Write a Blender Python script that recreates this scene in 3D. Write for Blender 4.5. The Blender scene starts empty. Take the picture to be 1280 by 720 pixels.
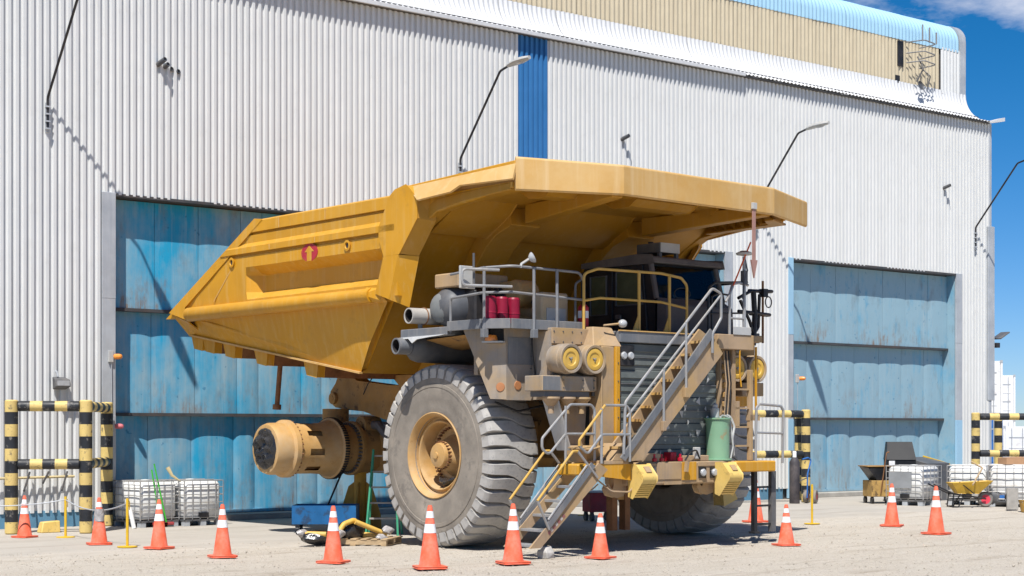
import bpy, bmesh, math, random
from mathutils import Vector, Matrix, noise
R = math.radians
PI = math.pi
rng = random.Random(7)
SC = bpy.context.scene
COL = SC.collection

# ------------------------------------------------------------------ camera
LENS_F = 2080.0 / 1280.0 * 36.0
WALL_ANG = math.atan((3233 - 640) / 2080.0)
cd = bpy.data.cameras.new('camera')
cam = bpy.data.objects.new('camera', cd)
COL.objects.link(cam)
cd.sensor_width = 36.0
cd.lens = LENS_F
cd.shift_y = (537 - 360) / 1280.0
cd.clip_start = 0.1
cd.clip_end = 6000
cam.location = (0, 0, 2.0)
cam.rotation_euler = (PI / 2, 0, WALL_ANG - PI / 2)
SC.camera = cam

# ------------------------------------------------------------------ sky, sun, exposure
SUN_D = Vector((3.00, 2.62, -6.40)).normalized()      # direction the light travels
sun_el = math.asin(-SUN_D.z)
sun_az = math.atan2(-SUN_D.x, -SUN_D.y)               # clockwise from +Y
W = bpy.data.worlds.new('World')
SC.world = W
W.use_nodes = True
nt = W.node_tree
nt.nodes.clear()
n_out = nt.nodes.new('ShaderNodeOutputWorld')
n_bg = nt.nodes.new('ShaderNodeBackground')
n_sky = nt.nodes.new('ShaderNodeTexSky')
n_sky.sky_type = 'NISHITA'
n_sky.sun_disc = False
n_sky.sun_elevation = sun_el
n_sky.sun_rotation = sun_az
n_sky.altitude = 2600
n_sky.air_density = 1.15
n_sky.dust_density = 0.15
n_sky.ozone_density = 3.6
n_bg.inputs['Strength'].default_value = 0.05
# scattered fair-weather clouds, the same all round the sky
n_tc = nt.nodes.new('ShaderNodeTexCoord')
n_map = nt.nodes.new('ShaderNodeMapping')
n_map.inputs['Scale'].default_value = (1.0, 1.0, 2.6)
n_map.inputs['Location'].default_value = (4.8607, 0.7444, -4.8163)
n_no = nt.nodes.new('ShaderNodeTexNoise')
n_no.inputs['Scale'].default_value = 3.4
n_no.inputs['Detail'].default_value = 9
n_no.inputs['Roughness'].default_value = 0.58
n_cr = nt.nodes.new('ShaderNodeValToRGB')
n_cr.color_ramp.elements[0].position = 0.625
n_cr.color_ramp.elements[1].position = 0.76
n_mx = nt.nodes.new('ShaderNodeMix')
n_mx.data_type = 'RGBA'
n_mx.inputs[7].default_value = (14.5, 14.6, 15.6, 1)
n_sat = nt.nodes.new('ShaderNodeHueSaturation')
n_sat.inputs['Saturation'].default_value = 1.22
n_sat.inputs['Value'].default_value = 0.95
nt.links.new(n_sky.outputs[0], n_sat.inputs['Color'])
nt.links.new(n_tc.outputs['Generated'], n_map.inputs['Vector'])
nt.links.new(n_map.outputs[0], n_no.inputs['Vector'])
nt.links.new(n_no.outputs[0], n_cr.inputs[0])
nt.links.new(n_cr.outputs[0], n_mx.inputs[0])
n_tint = nt.nodes.new('ShaderNodeMix')
n_tint.data_type = 'RGBA'
n_tint.blend_type = 'MULTIPLY'
n_tint.inputs[0].default_value = 1.0
n_sep = nt.nodes.new('ShaderNodeSeparateXYZ')
nt.links.new(n_tc.outputs['Generated'], n_sep.inputs[0])
n_grad = nt.nodes.new('ShaderNodeMapRange')
n_grad.interpolation_type = 'SMOOTHSTEP'
n_grad.inputs[1].default_value = 0.0
n_grad.inputs[2].default_value = 0.26
nt.links.new(n_sep.outputs[2], n_grad.inputs[0])
n_tc2 = nt.nodes.new('ShaderNodeMix')
n_tc2.data_type = 'RGBA'
n_tc2.inputs[6].default_value = (1.0, 1.25, 1.75, 1)
n_tc2.inputs[7].default_value = (0.24, 1.16, 1.52, 1)
nt.links.new(n_grad.outputs[0], n_tc2.inputs[0])
nt.links.new(n_tc2.outputs[2], n_tint.inputs[7])
nt.links.new(n_sat.outputs[0], n_tint.inputs[6])
nt.links.new(n_tint.outputs[2], n_mx.inputs[6])
nt.links.new(n_mx.outputs[2], n_bg.inputs['Color'])
nt.links.new(n_bg.outputs[0], n_out.inputs[0])

sd = bpy.data.lights.new('sun', 'SUN')
sd.energy = 5.0
sd.angle = R(0.53)
sd.color = (1.0, 0.965, 0.91)
sun = bpy.data.objects.new('sun', sd)
COL.objects.link(sun)
sun.rotation_euler = SUN_D.to_track_quat('-Z', 'Y').to_euler()
sun.location = (0, 0, 60)
SC.view_settings.view_transform = 'Standard'
SC.view_settings.look = 'None'
SC.view_settings.exposure = 0.40
SC.view_settings.gamma = 1.0
SC.view_settings.use_curve_mapping = False

# ------------------------------------------------------------------ materials
MATS = {}


def nd(t, kind, **kw):
    n = t.nodes.new(kind)
    for k, v in kw.items():
        if k in n.inputs:
            n.inputs[k].default_value = v
        else:
            setattr(n, k, v)
    return n


def mixc(t, fac, a, b, blend='MIX'):
    m = t.nodes.new('ShaderNodeMix')
    m.data_type = 'RGBA'
    m.blend_type = blend
    m.clamp_factor = True
    for sock, val in ((0, fac), (6, a), (7, b)):
        if hasattr(val, 'is_linked') or hasattr(val, 'links'):
            t.links.new(val, m.inputs[sock])
        elif sock == 0:
            m.inputs[0].default_value = val
        else:
            m.inputs[sock].default_value = (*val, 1) if len(val) == 3 else val
    return m.outputs[2]


def ramp(t, sock, lo, hi, a=0.0, b=1.0):
    m = nd(t, 'ShaderNodeMapRange')
    m.inputs[1].default_value = lo
    m.inputs[2].default_value = hi
    m.inputs[3].default_value = a
    m.inputs[4].default_value = b
    t.links.new(sock, m.inputs[0])
    return m.outputs[0]


def noise_at(t, vec, scale, detail=5, rough=0.6, stretch=None):
    if stretch:
        mp = nd(t, 'ShaderNodeMapping')
        mp.inputs['Scale'].default_value = stretch
        t.links.new(vec, mp.inputs['Vector'])
        vec = mp.outputs[0]
    n = nd(t, 'ShaderNodeTexNoise')
    n.inputs['Scale'].default_value = scale
    n.inputs['Detail'].default_value = detail
    n.inputs['Roughness'].default_value = rough
    t.links.new(vec, n.inputs['Vector'])
    return n.outputs[0]


def mat(name, base, rough=0.55, metal=0.0, var=0.12, scale=3.0, dust=None, dust_amt=0.0, dust_scale=1.2,
        streak=None, streak_amt=0.0, spots=None, spots_amt=0.0, spots_scale=6.0, up_dust=0.0,
        bump=0.0, bump_scale=30.0, spec=0.4, trans=0.0, coord='Object', alpha=1.0, streak_stretch=(9, 9, 0.45)):
    if name in MATS:
        return MATS[name]
    m = bpy.data.materials.new(name)
    m.use_nodes = True
    t = m.node_tree
    b = t.nodes['Principled BSDF']
    tc = nd(t, 'ShaderNodeTexCoord')
    vec = tc.outputs[coord]
    c = None
    n1 = noise_at(t, vec, scale, 6, 0.62)
    lo = tuple(max(0, x * (1 - var)) for x in base)
    hi = tuple(min(1, x * (1 + var)) for x in base)
    c = mixc(t, ramp(t, n1, 0.3, 0.7), lo, hi)
    if streak is not None:
        s = noise_at(t, vec, 1.0, 6, 0.65, streak_stretch)
        c = mixc(t, ramp(t, s, 0.5, 0.72, 0, streak_amt), c, streak)
    if dust is not None:
        d = noise_at(t, vec, dust_scale, 8, 0.68)
        f = ramp(t, d, 0.42, 0.66, 0, dust_amt)
        c = mixc(t, f, c, dust)
        if up_dust > 0:
            g = nd(t, 'ShaderNodeNewGeometry')
            sx = nd(t, 'ShaderNodeSeparateXYZ')
            t.links.new(g.outputs['Normal'], sx.inputs[0])
            c = mixc(t, ramp(t, sx.outputs[2], 0.3, 0.9, 0, up_dust), c, dust)
    if spots is not None:
        s2 = noise_at(t, vec, spots_scale, 4, 0.7)
        c = mixc(t, ramp(t, s2, 0.575, 0.66, 0, spots_amt), c, spots)
    t.links.new(c, b.inputs['Base Color'])
    rr = ramp(t, n1, 0.3, 0.7, max(0.03, rough - 0.1), min(1, rough + 0.12))
    t.links.new(rr, b.inputs['Roughness'])
    b.inputs['Metallic'].default_value = metal
    b.inputs['Specular IOR Level'].default_value = spec
    if trans:
        b.inputs['Transmission Weight'].default_value = trans
    if bump > 0:
        bn = noise_at(t, vec, bump_scale, 5, 0.6)
        bp = nd(t, 'ShaderNodeBump')
        bp.inputs['Strength'].default_value = bump
        bp.inputs['Distance'].default_value = 0.02
        t.links.new(bn, bp.inputs['Height'])
        t.links.new(bp.outputs[0], b.inputs['Normal'])
    MATS[name] = m
    return m


DUST = (0.46, 0.36, 0.25)
M = {}
M['yellow'] = mat('yellow_paint', (0.55, 0.262, 0.009), 0.5, var=0.10, scale=0.9, dust=(0.56, 0.32, 0.06), dust_amt=0.3,
                  dust_scale=0.7, up_dust=0.38, streak=(0.60, 0.40, 0.15), streak_amt=0.45, bump=0.16, bump_scale=1.6, spots=(0.33, 0.17, 0.03), spots_amt=0.22, spots_scale=2.6)
M['canopy'] = mat('faded_yellow_paint', (0.54, 0.315, 0.095), 0.6, var=0.08, scale=0.8, dust=(0.60, 0.42, 0.20), dust_amt=0.6,
                  dust_scale=0.9, up_dust=0.4, streak=(0.66, 0.50, 0.30), streak_amt=0.5, streak_stretch=(7, 7, 0.5), bump=0.02)
M['under'] = mat('shaded_yellow_paint', (0.40, 0.19, 0.009), 0.55, var=0.12, scale=0.7, dust=(0.48, 0.30, 0.10), dust_amt=0.2, dust_scale=0.8,
                 streak=(0.46, 0.30, 0.12), streak_amt=0.25, bump=0.03, bump_scale=8)  # body yellow with the shade under the canopy put into the colour
M['tan'] = mat('dusty_tan_paint', (0.36, 0.255, 0.16), 0.7, var=0.16, scale=2.2, dust=(0.46, 0.28, 0.07), dust_amt=0.5,
               dust_scale=1.3, streak=(0.24, 0.19, 0.145), streak_amt=0.6, bump=0.05, bump_scale=18)
M['tan_grey'] = mat('dusty_grey_paint', (0.285, 0.245, 0.205), 0.72, var=0.16, scale=2.0, dust=(0.44, 0.27, 0.09), dust_amt=0.6,
                    dust_scale=1.3, streak=(0.17, 0.165, 0.165), streak_amt=0.75, bump=0.04, bump_scale=18)
M['hubtan'] = mat('hub_tan_paint', (0.47, 0.275, 0.095), 0.6, var=0.14, scale=2.4, dust=(0.50, 0.38, 0.24), dust_amt=0.55, dust_scale=1.6,
                  spots=(0.30, 0.16, 0.05), spots_amt=0.35, spots_scale=4, bump=0.04)
M['brown'] = mat('dirty_yellow_frame', (0.34, 0.19, 0.06), 0.68, var=0.25, scale=2.5, dust=(0.36, 0.24, 0.12), dust_amt=0.6, dust_scale=1.5,
                 spots=(0.05, 0.03, 0.02), spots_amt=0.8, spots_scale=3.0, bump=0.06)
M['rust'] = mat('rusty_steel', (0.20, 0.09, 0.04), 0.85, var=0.35, scale=6, dust=(0.28, 0.16, 0.08), dust_amt=0.6, bump=0.1)
M['grey'] = mat('grey_deck_paint', (0.135, 0.145, 0.16), 0.5, var=0.12, scale=2.5, dust=(0.34, 0.30, 0.25), dust_amt=0.3, dust_scale=1.8,
                up_dust=0.2, streak=(0.34, 0.31, 0.28), streak_amt=0.35)
M['greylight'] = mat('pale_grey_paint', (0.42, 0.43, 0.43), 0.5, var=0.1, scale=3, dust=(0.42, 0.36, 0.28), dust_amt=0.4, up_dust=0.3)
M['galv'] = mat('galvanised_tube', (0.33, 0.335, 0.34), 0.42, 0.35, var=0.14, scale=5, dust=(0.42, 0.36, 0.29), dust_amt=0.45, dust_scale=3)
M['railgrey'] = mat('grey_rail_paint', (0.19, 0.195, 0.205), 0.5, var=0.15, scale=5, dust=(0.34, 0.30, 0.25), dust_amt=0.3, dust_scale=3)
M['railyellow'] = mat('rail_yellow_paint', (0.52, 0.31, 0.06), 0.55, var=0.12, scale=4, dust=(0.5, 0.36, 0.16), dust_amt=0.4, dust_scale=3)
M['darkgrey'] = mat('dark_grey_paint', (0.075, 0.08, 0.09), 0.5, var=0.2, scale=3, dust=(0.30, 0.26, 0.21), dust_amt=0.3)
M['black'] = mat('black_paint', (0.012, 0.013, 0.016), 0.42, var=0.3, scale=3, dust=(0.16, 0.13, 0.11), dust_amt=0.22, dust_scale=1.6)
M['cabdark'] = mat('cab_black_paint', (0.008, 0.009, 0.013), 0.45, var=0.3, scale=2, dust=(0.10, 0.085, 0.08), dust_amt=0.25, dust_scale=1.3)
M['cabdust'] = mat('cab_dusty_plastic', (0.10, 0.088, 0.085), 0.8, var=0.25, scale=3, dust=(0.19, 0.16, 0.14), dust_amt=0.7, bump=0.05)
M['plastic'] = mat('black_plastic_film', (0.012, 0.012, 0.014), 0.22, var=0.2, scale=4, dust=(0.2, 0.18, 0.16), dust_amt=0.12, bump=0.6, bump_scale=14, spec=0.6)
M['clearwrap'] = mat('clear_plastic_film', (0.36, 0.34, 0.33), 0.2, var=0.3, scale=9, bump=0.8, bump_scale=22, spec=0.6)
M['rubber'] = mat('dusty_tyre_rubber', (0.205, 0.18, 0.15), 0.85, var=0.12, scale=3.2, dust=(0.345, 0.30, 0.245), dust_amt=0.8, dust_scale=1.1, spots=(0.11, 0.10, 0.09), spots_amt=0.45, spots_scale=2.4,
                  bump=0.10, bump_scale=22)
M['lug'] = mat('tyre_lug_rubber', (0.335, 0.325, 0.31), 0.85, var=0.18, scale=3.0, dust=(0.45, 0.42, 0.375), dust_amt=0.6, dust_scale=1.5,
               bump=0.15, bump_scale=26, spots=(0.16, 0.16, 0.16), spots_amt=0.55, spots_scale=16)
M['grille'] = mat('radiator_shutter', (0.13, 0.15, 0.145), 0.5, var=0.2, scale=4, dust=(0.16, 0.16, 0.15), dust_amt=0.5, dust_scale=1.5)
M['white'] = mat('white_sheet_metal', (0.635, 0.64, 0.63), 0.42, var=0.045, scale=0.6, streak=(0.46, 0.455, 0.44), streak_amt=0.5,
                 streak_stretch=(5, 5, 0.12), spots=(0.47, 0.46, 0.44), spots_amt=0.16, spots_scale=2.2)
M['skirt'] = mat('white_skirt_metal', (0.57, 0.575, 0.58), 0.5, var=0.05, scale=0.6, streak=(0.42, 0.42, 0.42), streak_amt=0.5,
                 streak_stretch=(6, 0.5, 0.5))
M['tanpanel'] = mat('weathered_fibreglass', (0.52, 0.45, 0.32), 0.6, var=0.10, scale=0.9, streak=(0.40, 0.31, 0.19), streak_amt=0.55,
                    streak_stretch=(6, 6, 0.25))
M['skyblue'] = mat('pale_blue_sheet', (0.31, 0.51, 0.66), 0.55, var=0.06, scale=0.8, streak=(0.25, 0.42, 0.56), streak_amt=0.3, streak_stretch=(5, 1, 0.5))
M['stripe'] = mat('blue_stripe_sheet', (0.035, 0.16, 0.38), 0.45, var=0.1, scale=1)
M['soffit'] = mat('soffit_metal', (0.10, 0.095, 0.09), 0.7, var=0.2)
M['jamb'] = mat('grey_flashing', (0.44, 0.46, 0.48), 0.45, 0.2, var=0.14, scale=1.6, streak=(0.3, 0.33, 0.37), streak_amt=0.4, bump=0.08, bump_scale=3)
M['plinth'] = mat('blue_plinth', (0.10, 0.23, 0.34), 0.7, var=0.2, scale=2)
M['lintel'] = mat('lintel_dark', (0.05, 0.055, 0.06), 0.7, var=0.3, scale=3, dust=(0.10, 0.06, 0.04), dust_amt=0.5)
M['orange'] = mat('cone_orange', (0.93, 0.215, 0.030), 0.72, var=0.06, scale=4, dust=(0.66, 0.28, 0.12), dust_amt=0.12, dust_scale=6, spec=0.12)
M['oldorange'] = mat('cone_faded_red', (0.74, 0.115, 0.05), 0.72, var=0.1, scale=5, dust=(0.55, 0.30, 0.24), dust_amt=0.4, dust_scale=5)
M['reflect'] = mat('reflective_white', (0.80, 0.80, 0.80), 0.35, var=0.05, scale=8, dust=(0.5, 0.46, 0.42), dust_amt=0.25, dust_scale=7)
M['postyellow'] = mat('post_yellow', (0.62, 0.46, 0.16), 0.55, var=0.12, scale=4, spots=(0.10, 0.09, 0.07), spots_amt=0.8, spots_scale=9, dust=(0.5, 0.36, 0.16), dust_amt=0.3)
M['postblack'] = mat('post_black', (0.02, 0.022, 0.026), 0.5, var=0.3, scale=4, spots=(0.34, 0.31, 0.26), spots_amt=0.45, spots_scale=5.5)
M['stanchion'] = mat('stanchion_yellow', (0.66, 0.42, 0.02), 0.5, var=0.1, scale=5)
M['ibc'] = mat('white_plastic_tank', (0.72, 0.72, 0.70), 0.4, var=0.06, scale=2, dust=(0.55, 0.52, 0.47), dust_amt=0.3, dust_scale=2)
M['wood'] = mat('pale_wood', (0.42, 0.30, 0.17), 0.8, var=0.25, scale=8, bump=0.1)
M['greywood'] = mat('weathered_wood', (0.33, 0.31, 0.28), 0.85, var=0.2, scale=7, bump=0.1)
M['card'] = mat('cardboard', (0.42, 0.24, 0.13), 0.85, var=0.08)
M['cartblue'] = mat('blue_cart_paint', (0.008, 0.095, 0.25), 0.5, var=0.2, scale=3, spots=(0.02, 0.03, 0.05), spots_amt=0.7, spots_scale=4)
M['cartred'] = mat('red_cart_paint', (0.36, 0.04, 0.045), 0.55, var=0.25, scale=4, dust=(0.3, 0.2, 0.18), dust_amt=0.3)
M['red'] = mat('red_paint', (0.42, 0.008, 0.03), 0.4, var=0.12, scale=4)
M['maroon'] = mat('dark_red_tank', (0.25, 0.005, 0.03), 0.45, var=0.2, scale=4)
M['logo'] = mat('red_emblem', (0.40, 0.022, 0.04), 0.6, var=0.15, scale=14, spots=(0.5, 0.3, 0.1), spots_amt=0.4, spots_scale=22)
M['green'] = mat('pale_green_paint', (0.20, 0.36, 0.23), 0.45, var=0.06, scale=2, spots=(0.36, 0.16, 0.06), spots_amt=0.5, spots_scale=5)
M['brushgreen'] = mat('bright_green_handle', (0.05, 0.42, 0.03), 0.45)
M['laddergreen'] = mat('green_ladder_paint', (0.03, 0.24, 0.13), 0.5, var=0.15)
M['amber'] = mat('amber_lens', (0.75, 0.25, 0.04), 0.25, var=0.1, spec=0.6)
M['lens'] = mat('clear_lamp_lens', (0.40, 0.41, 0.42), 0.12, var=0.1, scale=12, spec=0.7)
M['stone'] = mat('pale_rock', (0.44, 0.42, 0.39), 0.9, var=0.2, scale=8, bump=0.4, bump_scale=12)
M['pebble'] = mat('gravel_stone', (0.42, 0.37, 0.30), 0.95, var=0.3, scale=3)
M['whip'] = mat('orange_whip', (0.75, 0.12, 0.03), 0.5)
M['dustypink'] = mat('faded_red_rod', (0.34, 0.19, 0.16), 0.7, var=0.1)
M['barrow'] = mat('wheelbarrow_yellow', (0.55, 0.33, 0.03), 0.45, var=0.15, scale=5, dust=(0.4, 0.3, 0.16), dust_amt=0.3)
M['container'] = mat('white_container', (0.72, 0.73, 0.74), 0.5, var=0.05, scale=0.8, spots=(0.35, 0.2, 0.12), spots_amt=0.25, spots_scale=2.5)
M['blue'] = mat('plain_blue_paint', (0.03, 0.14, 0.42), 0.5)
M['pipeyellow'] = mat('pipe_yellow', (0.62, 0.37, 0.05), 0.5, var=0.14, scale=5, dust=(0.5, 0.4, 0.25), dust_amt=0.35)
M['wedge'] = mat('wheel_chock_yellow', (0.66, 0.46, 0.13), 0.5, var=0.08, scale=4, dust=(0.5, 0.38, 0.2), dust_amt=0.35, spots=(0.25, 0.16, 0.05), spots_amt=0.4, spots_scale=9)
M['binblack'] = mat('bin_black_paint', (0.007, 0.0075, 0.009), 0.5, var=0.3, scale=2)
M['sand'] = mat('sand_yellow', (0.56, 0.46, 0.25), 0.7)
M['bronze'] = mat('wire_dark', (0.04, 0.035, 0.03), 0.5)


def glass_mat():
    m = bpy.data.materials.new('cab_window_glass')
    m.use_nodes = True
    t = m.node_tree
    t.nodes.clear()
    out = nd(t, 'ShaderNodeOutputMaterial')
    tr = nd(t, 'ShaderNodeBsdfTransparent')
    tr.inputs['Color'].default_value = (0.72, 0.84, 0.84, 1)
    gl = nd(t, 'ShaderNodeBsdfGlossy')
    gl.inputs['Color'].default_value = (0.9, 0.95, 1.0, 1)
    gl.inputs['Roughness'].default_value = 0.04
    fr = nd(t, 'ShaderNodeFresnel')
    fr.inputs['IOR'].default_value = 1.38
    mx = nd(t, 'ShaderNodeMixShader')
    t.links.new(fr.outputs[0], mx.inputs[0])
    t.links.new(tr.outputs[0], mx.inputs[1])
    t.links.new(gl.outputs[0], mx.inputs[2])
    t.links.new(mx.outputs[0], out.inputs['Surface'])
    return m


M['glass'] = glass_mat()


def door_mat():
    m = bpy.data.materials.new('worn_blue_door_paint')
    m.use_nodes = True
    t = m.node_tree
    b = t.nodes['Principled BSDF']
    tc = nd(t, 'ShaderNodeNewGeometry')
    vec = tc.outputs['Position']
    deep = (0.020, 0.32, 0.54)
    chalk = (0.26, 0.40, 0.475)
    sx = nd(t, 'ShaderNodeSeparateXYZ')
    t.links.new(vec, sx.inputs[0])
    side = ramp(t, sx.outputs[0], 17.5, 37.0, -0.04, 0.18)   # the far door has faded more
    n1 = noise_at(t, vec, 0.75, 7, 0.62, (1.3, 1, 0.8))
    n2 = noise_at(t, vec, 1.0, 6, 0.6, (7, 1, 0.35))
    a = nd(t, 'ShaderNodeMath', operation='ADD')
    t.links.new(n1, a.inputs[0])
    t.links.new(side, a.inputs[1])
    a2 = nd(t, 'ShaderNodeMath', operation='MULTIPLY_ADD')
    t.links.new(n2, a2.inputs[0])
    a2.inputs[1].default_value = 0.45
    t.links.new(a.outputs[0], a2.inputs[2])
    c = mixc(t, ramp(t, a2.outputs[0], 0.52, 0.84), deep, chalk)
    n3 = noise_at(t, vec, 2.2, 6, 0.65, (1, 1, 0.5))
    c = mixc(t, ramp(t, n3, 0.55, 0.74, 0, 0.6), c, (0.17, 0.205, 0.225))
    n4 = noise_at(t, vec, 1.0, 8, 0.75, (1.1, 1, 0.7))
    n5 = noise_at(t, vec, 1.0, 6, 0.7, (14, 1, 1.2))
    mm = nd(t, 'ShaderNodeMath', operation='MULTIPLY')
    t.links.new(ramp(t, n4, 0.50, 0.62), mm.inputs[0])
    t.links.new(ramp(t, n5, 0.40, 0.60), mm.inputs[1])
    gz = nd(t, 'ShaderNodeTexCoord')
    sz = nd(t, 'ShaderNodeSeparateXYZ')
    t.links.new(gz.outputs['Generated'], sz.inputs[0])
    low = nd(t, 'ShaderNodeMath', operation='MULTIPLY')
    t.links.new(mm.outputs[0], low.inputs[0])
    t.links.new(ramp(t, sz.outputs[2], 0.05, 0.42, 1.0, 0.12), low.inputs[1])
    c = mixc(t, ramp(t, low.outputs[0], 0, 1, 0, 0.85), c, (0.24, 0.135, 0.065))
    n7 = noise_at(t, vec, 1.0, 6, 0.7, (9, 1, 0.25))
    c = mixc(t, ramp(t, n7, 0.56, 0.74, 0, 0.55), c, (0.36, 0.46, 0.50))
    n8 = noise_at(t, vec, 1.0, 5, 0.7, (3.5, 1, 1.4))
    c = mixc(t, ramp(t, n8, 0.58, 0.72, 0, 0.5), c, (0.022, 0.27, 0.47))
    n6 = noise_at(t, vec, 7.0, 3, 0.5)
    c = mixc(t, ramp(t, n6, 0.70, 0.74, 0, 0.6), c, (0.02, 0.16, 0.30))
    t.links.new(c, b.inputs['Base Color'])
    b.inputs['Roughness'].default_value = 0.6
    b.inputs['Specular IOR Level'].default_value = 0.15
    bn = noise_at(t, vec, 1.6, 3, 0.5)
    bp = nd(t, 'ShaderNodeBump')
    bp.inputs['Strength'].default_value = 0.25
    bp.inputs['Distance'].default_value = 0.05
    t.links.new(bn, bp.inputs['Height'])
    t.links.new(bp.outputs[0], b.inputs['Normal'])
    return m


M['door'] = door_mat()


def ground_mat():
    m = bpy.data.materials.new('dusty_yard_ground')
    m.use_nodes = True
    t = m.node_tree
    b = t.nodes['Principled BSDF']
    g = nd(t, 'ShaderNodeNewGeometry')
    vec = g.outputs['Position']
    sx = nd(t, 'ShaderNodeSeparateXYZ')
    t.links.new(vec, sx.inputs[0])
    n1 = noise_at(t, vec, 0.55, 8, 0.68, (0.6, 1.6, 1))
    n2 = noise_at(t, vec, 9.0, 8, 0.75)
    n3 = noise_at(t, vec, 28.0, 6, 0.75)
    gravel = mixc(t, ramp(t, n1, 0.3, 0.7), (0.50, 0.435, 0.345), (0.585, 0.525, 0.44))
    gravel = mixc(t, ramp(t, n2, 0.35, 0.7, 0, 0.5), gravel, (0.58, 0.55, 0.50))
    gravel = mixc(t, ramp(t, n3, 0.54, 0.66, 0, 0.85), gravel, (0.24, 0.195, 0.145))
    n4 = noise_at(t, vec, 0.8, 7, 0.7, (0.35, 2.2, 1))
    gravel = mixc(t, ramp(t, n4, 0.54, 0.70, 0, 0.75), gravel, (0.30, 0.24, 0.17))
    conc = mixc(t, ramp(t, n1, 0.3, 0.7), (0.36, 0.33, 0.285), (0.44, 0.405, 0.355))
    n5 = noise_at(t, vec, 0.7, 8, 0.7, (0.3, 2.5, 1))
    conc = mixc(t, ramp(t, n5, 0.52, 0.68, 0, 0.6), conc, (0.25, 0.215, 0.175))
    conc = mixc(t, ramp(t, n2, 0.5, 0.75, 0, 0.35), conc, (0.47, 0.44, 0.39))
    # the swept concrete apron lies near the building: its edge wanders
    nb = noise_at(t, vec, 0.6, 6, 0.65)
    ad = nd(t, 'ShaderNodeMath', operation='MULTIPLY_ADD')
    t.links.new(nb, ad.inputs[0])
    ad.inputs[1].default_value = 5.0
    t.links.new(sx.outputs[1], ad.inputs[2])
    f = ramp(t, ad.outputs[0], 26.6, 28.4)
    c = mixc(t, f, gravel, conc)
    t.links.new(c, b.inputs['Base Color'])
    b.inputs['Roughness'].default_value = 0.92
    b.inputs['Specular IOR Level'].default_value = 0.2
    hs = nd(t, 'ShaderNodeMath', operation='ADD')
    t.links.new(n2, hs.inputs[0])
    t.links.new(n3, hs.inputs[1])
    bp = nd(t, 'ShaderNodeBump')
    t.links.new(ramp(t, f, 0, 1, 0.75, 0.15), bp.inputs['Strength'])
    bp.inputs['Distance'].default_value = 0.05
    t.links.new(hs.outputs[0], bp.inputs['Height'])
    t.links.new(bp.outputs[0], b.inputs['Normal'])
    return m


M['ground'] = ground_mat()


# ------------------------------------------------------------------ mesh helpers
def arc_fillet(pts, r, seg=5):
    if r <= 0 or len(pts) < 3:
        return [Vector(p) for p in pts]
    P = [Vector(p) for p in pts]
    out = [P[0]]
    for i in range(1, len(P) - 1):
        a, b, c = P[i - 1], P[i], P[i + 1]
        d1, d2 = (a - b), (c - b)
        l1, l2 = d1.length, d2.length
        if l1 < 1e-6 or l2 < 1e-6:
            continue
        d1, d2 = d1 / l1, d2 / l2
        ang = d1.angle(d2)
        if ang > 3.05:
            out.append(b)
            continue
        t = min(r / math.tan(ang / 2), l1 * 0.49, l2 * 0.49)
        s, e = b + d1 * t, b + d2 * t
        for k in range(seg + 1):
            u = k / seg
            out.append(s * (1 - u) ** 2 + b * 2 * u * (1 - u) + e * u ** 2)
    out.append(P[-1])
    return out


def frame_for(d):
    d = d.normalized()
    up = Vector((0, 0, 1)) if abs(d.z) < 0.95 else Vector((0, 1, 0))
    x = d.cross(up).normalized()
    y = x.cross(d).normalized()
    return x, y


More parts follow.
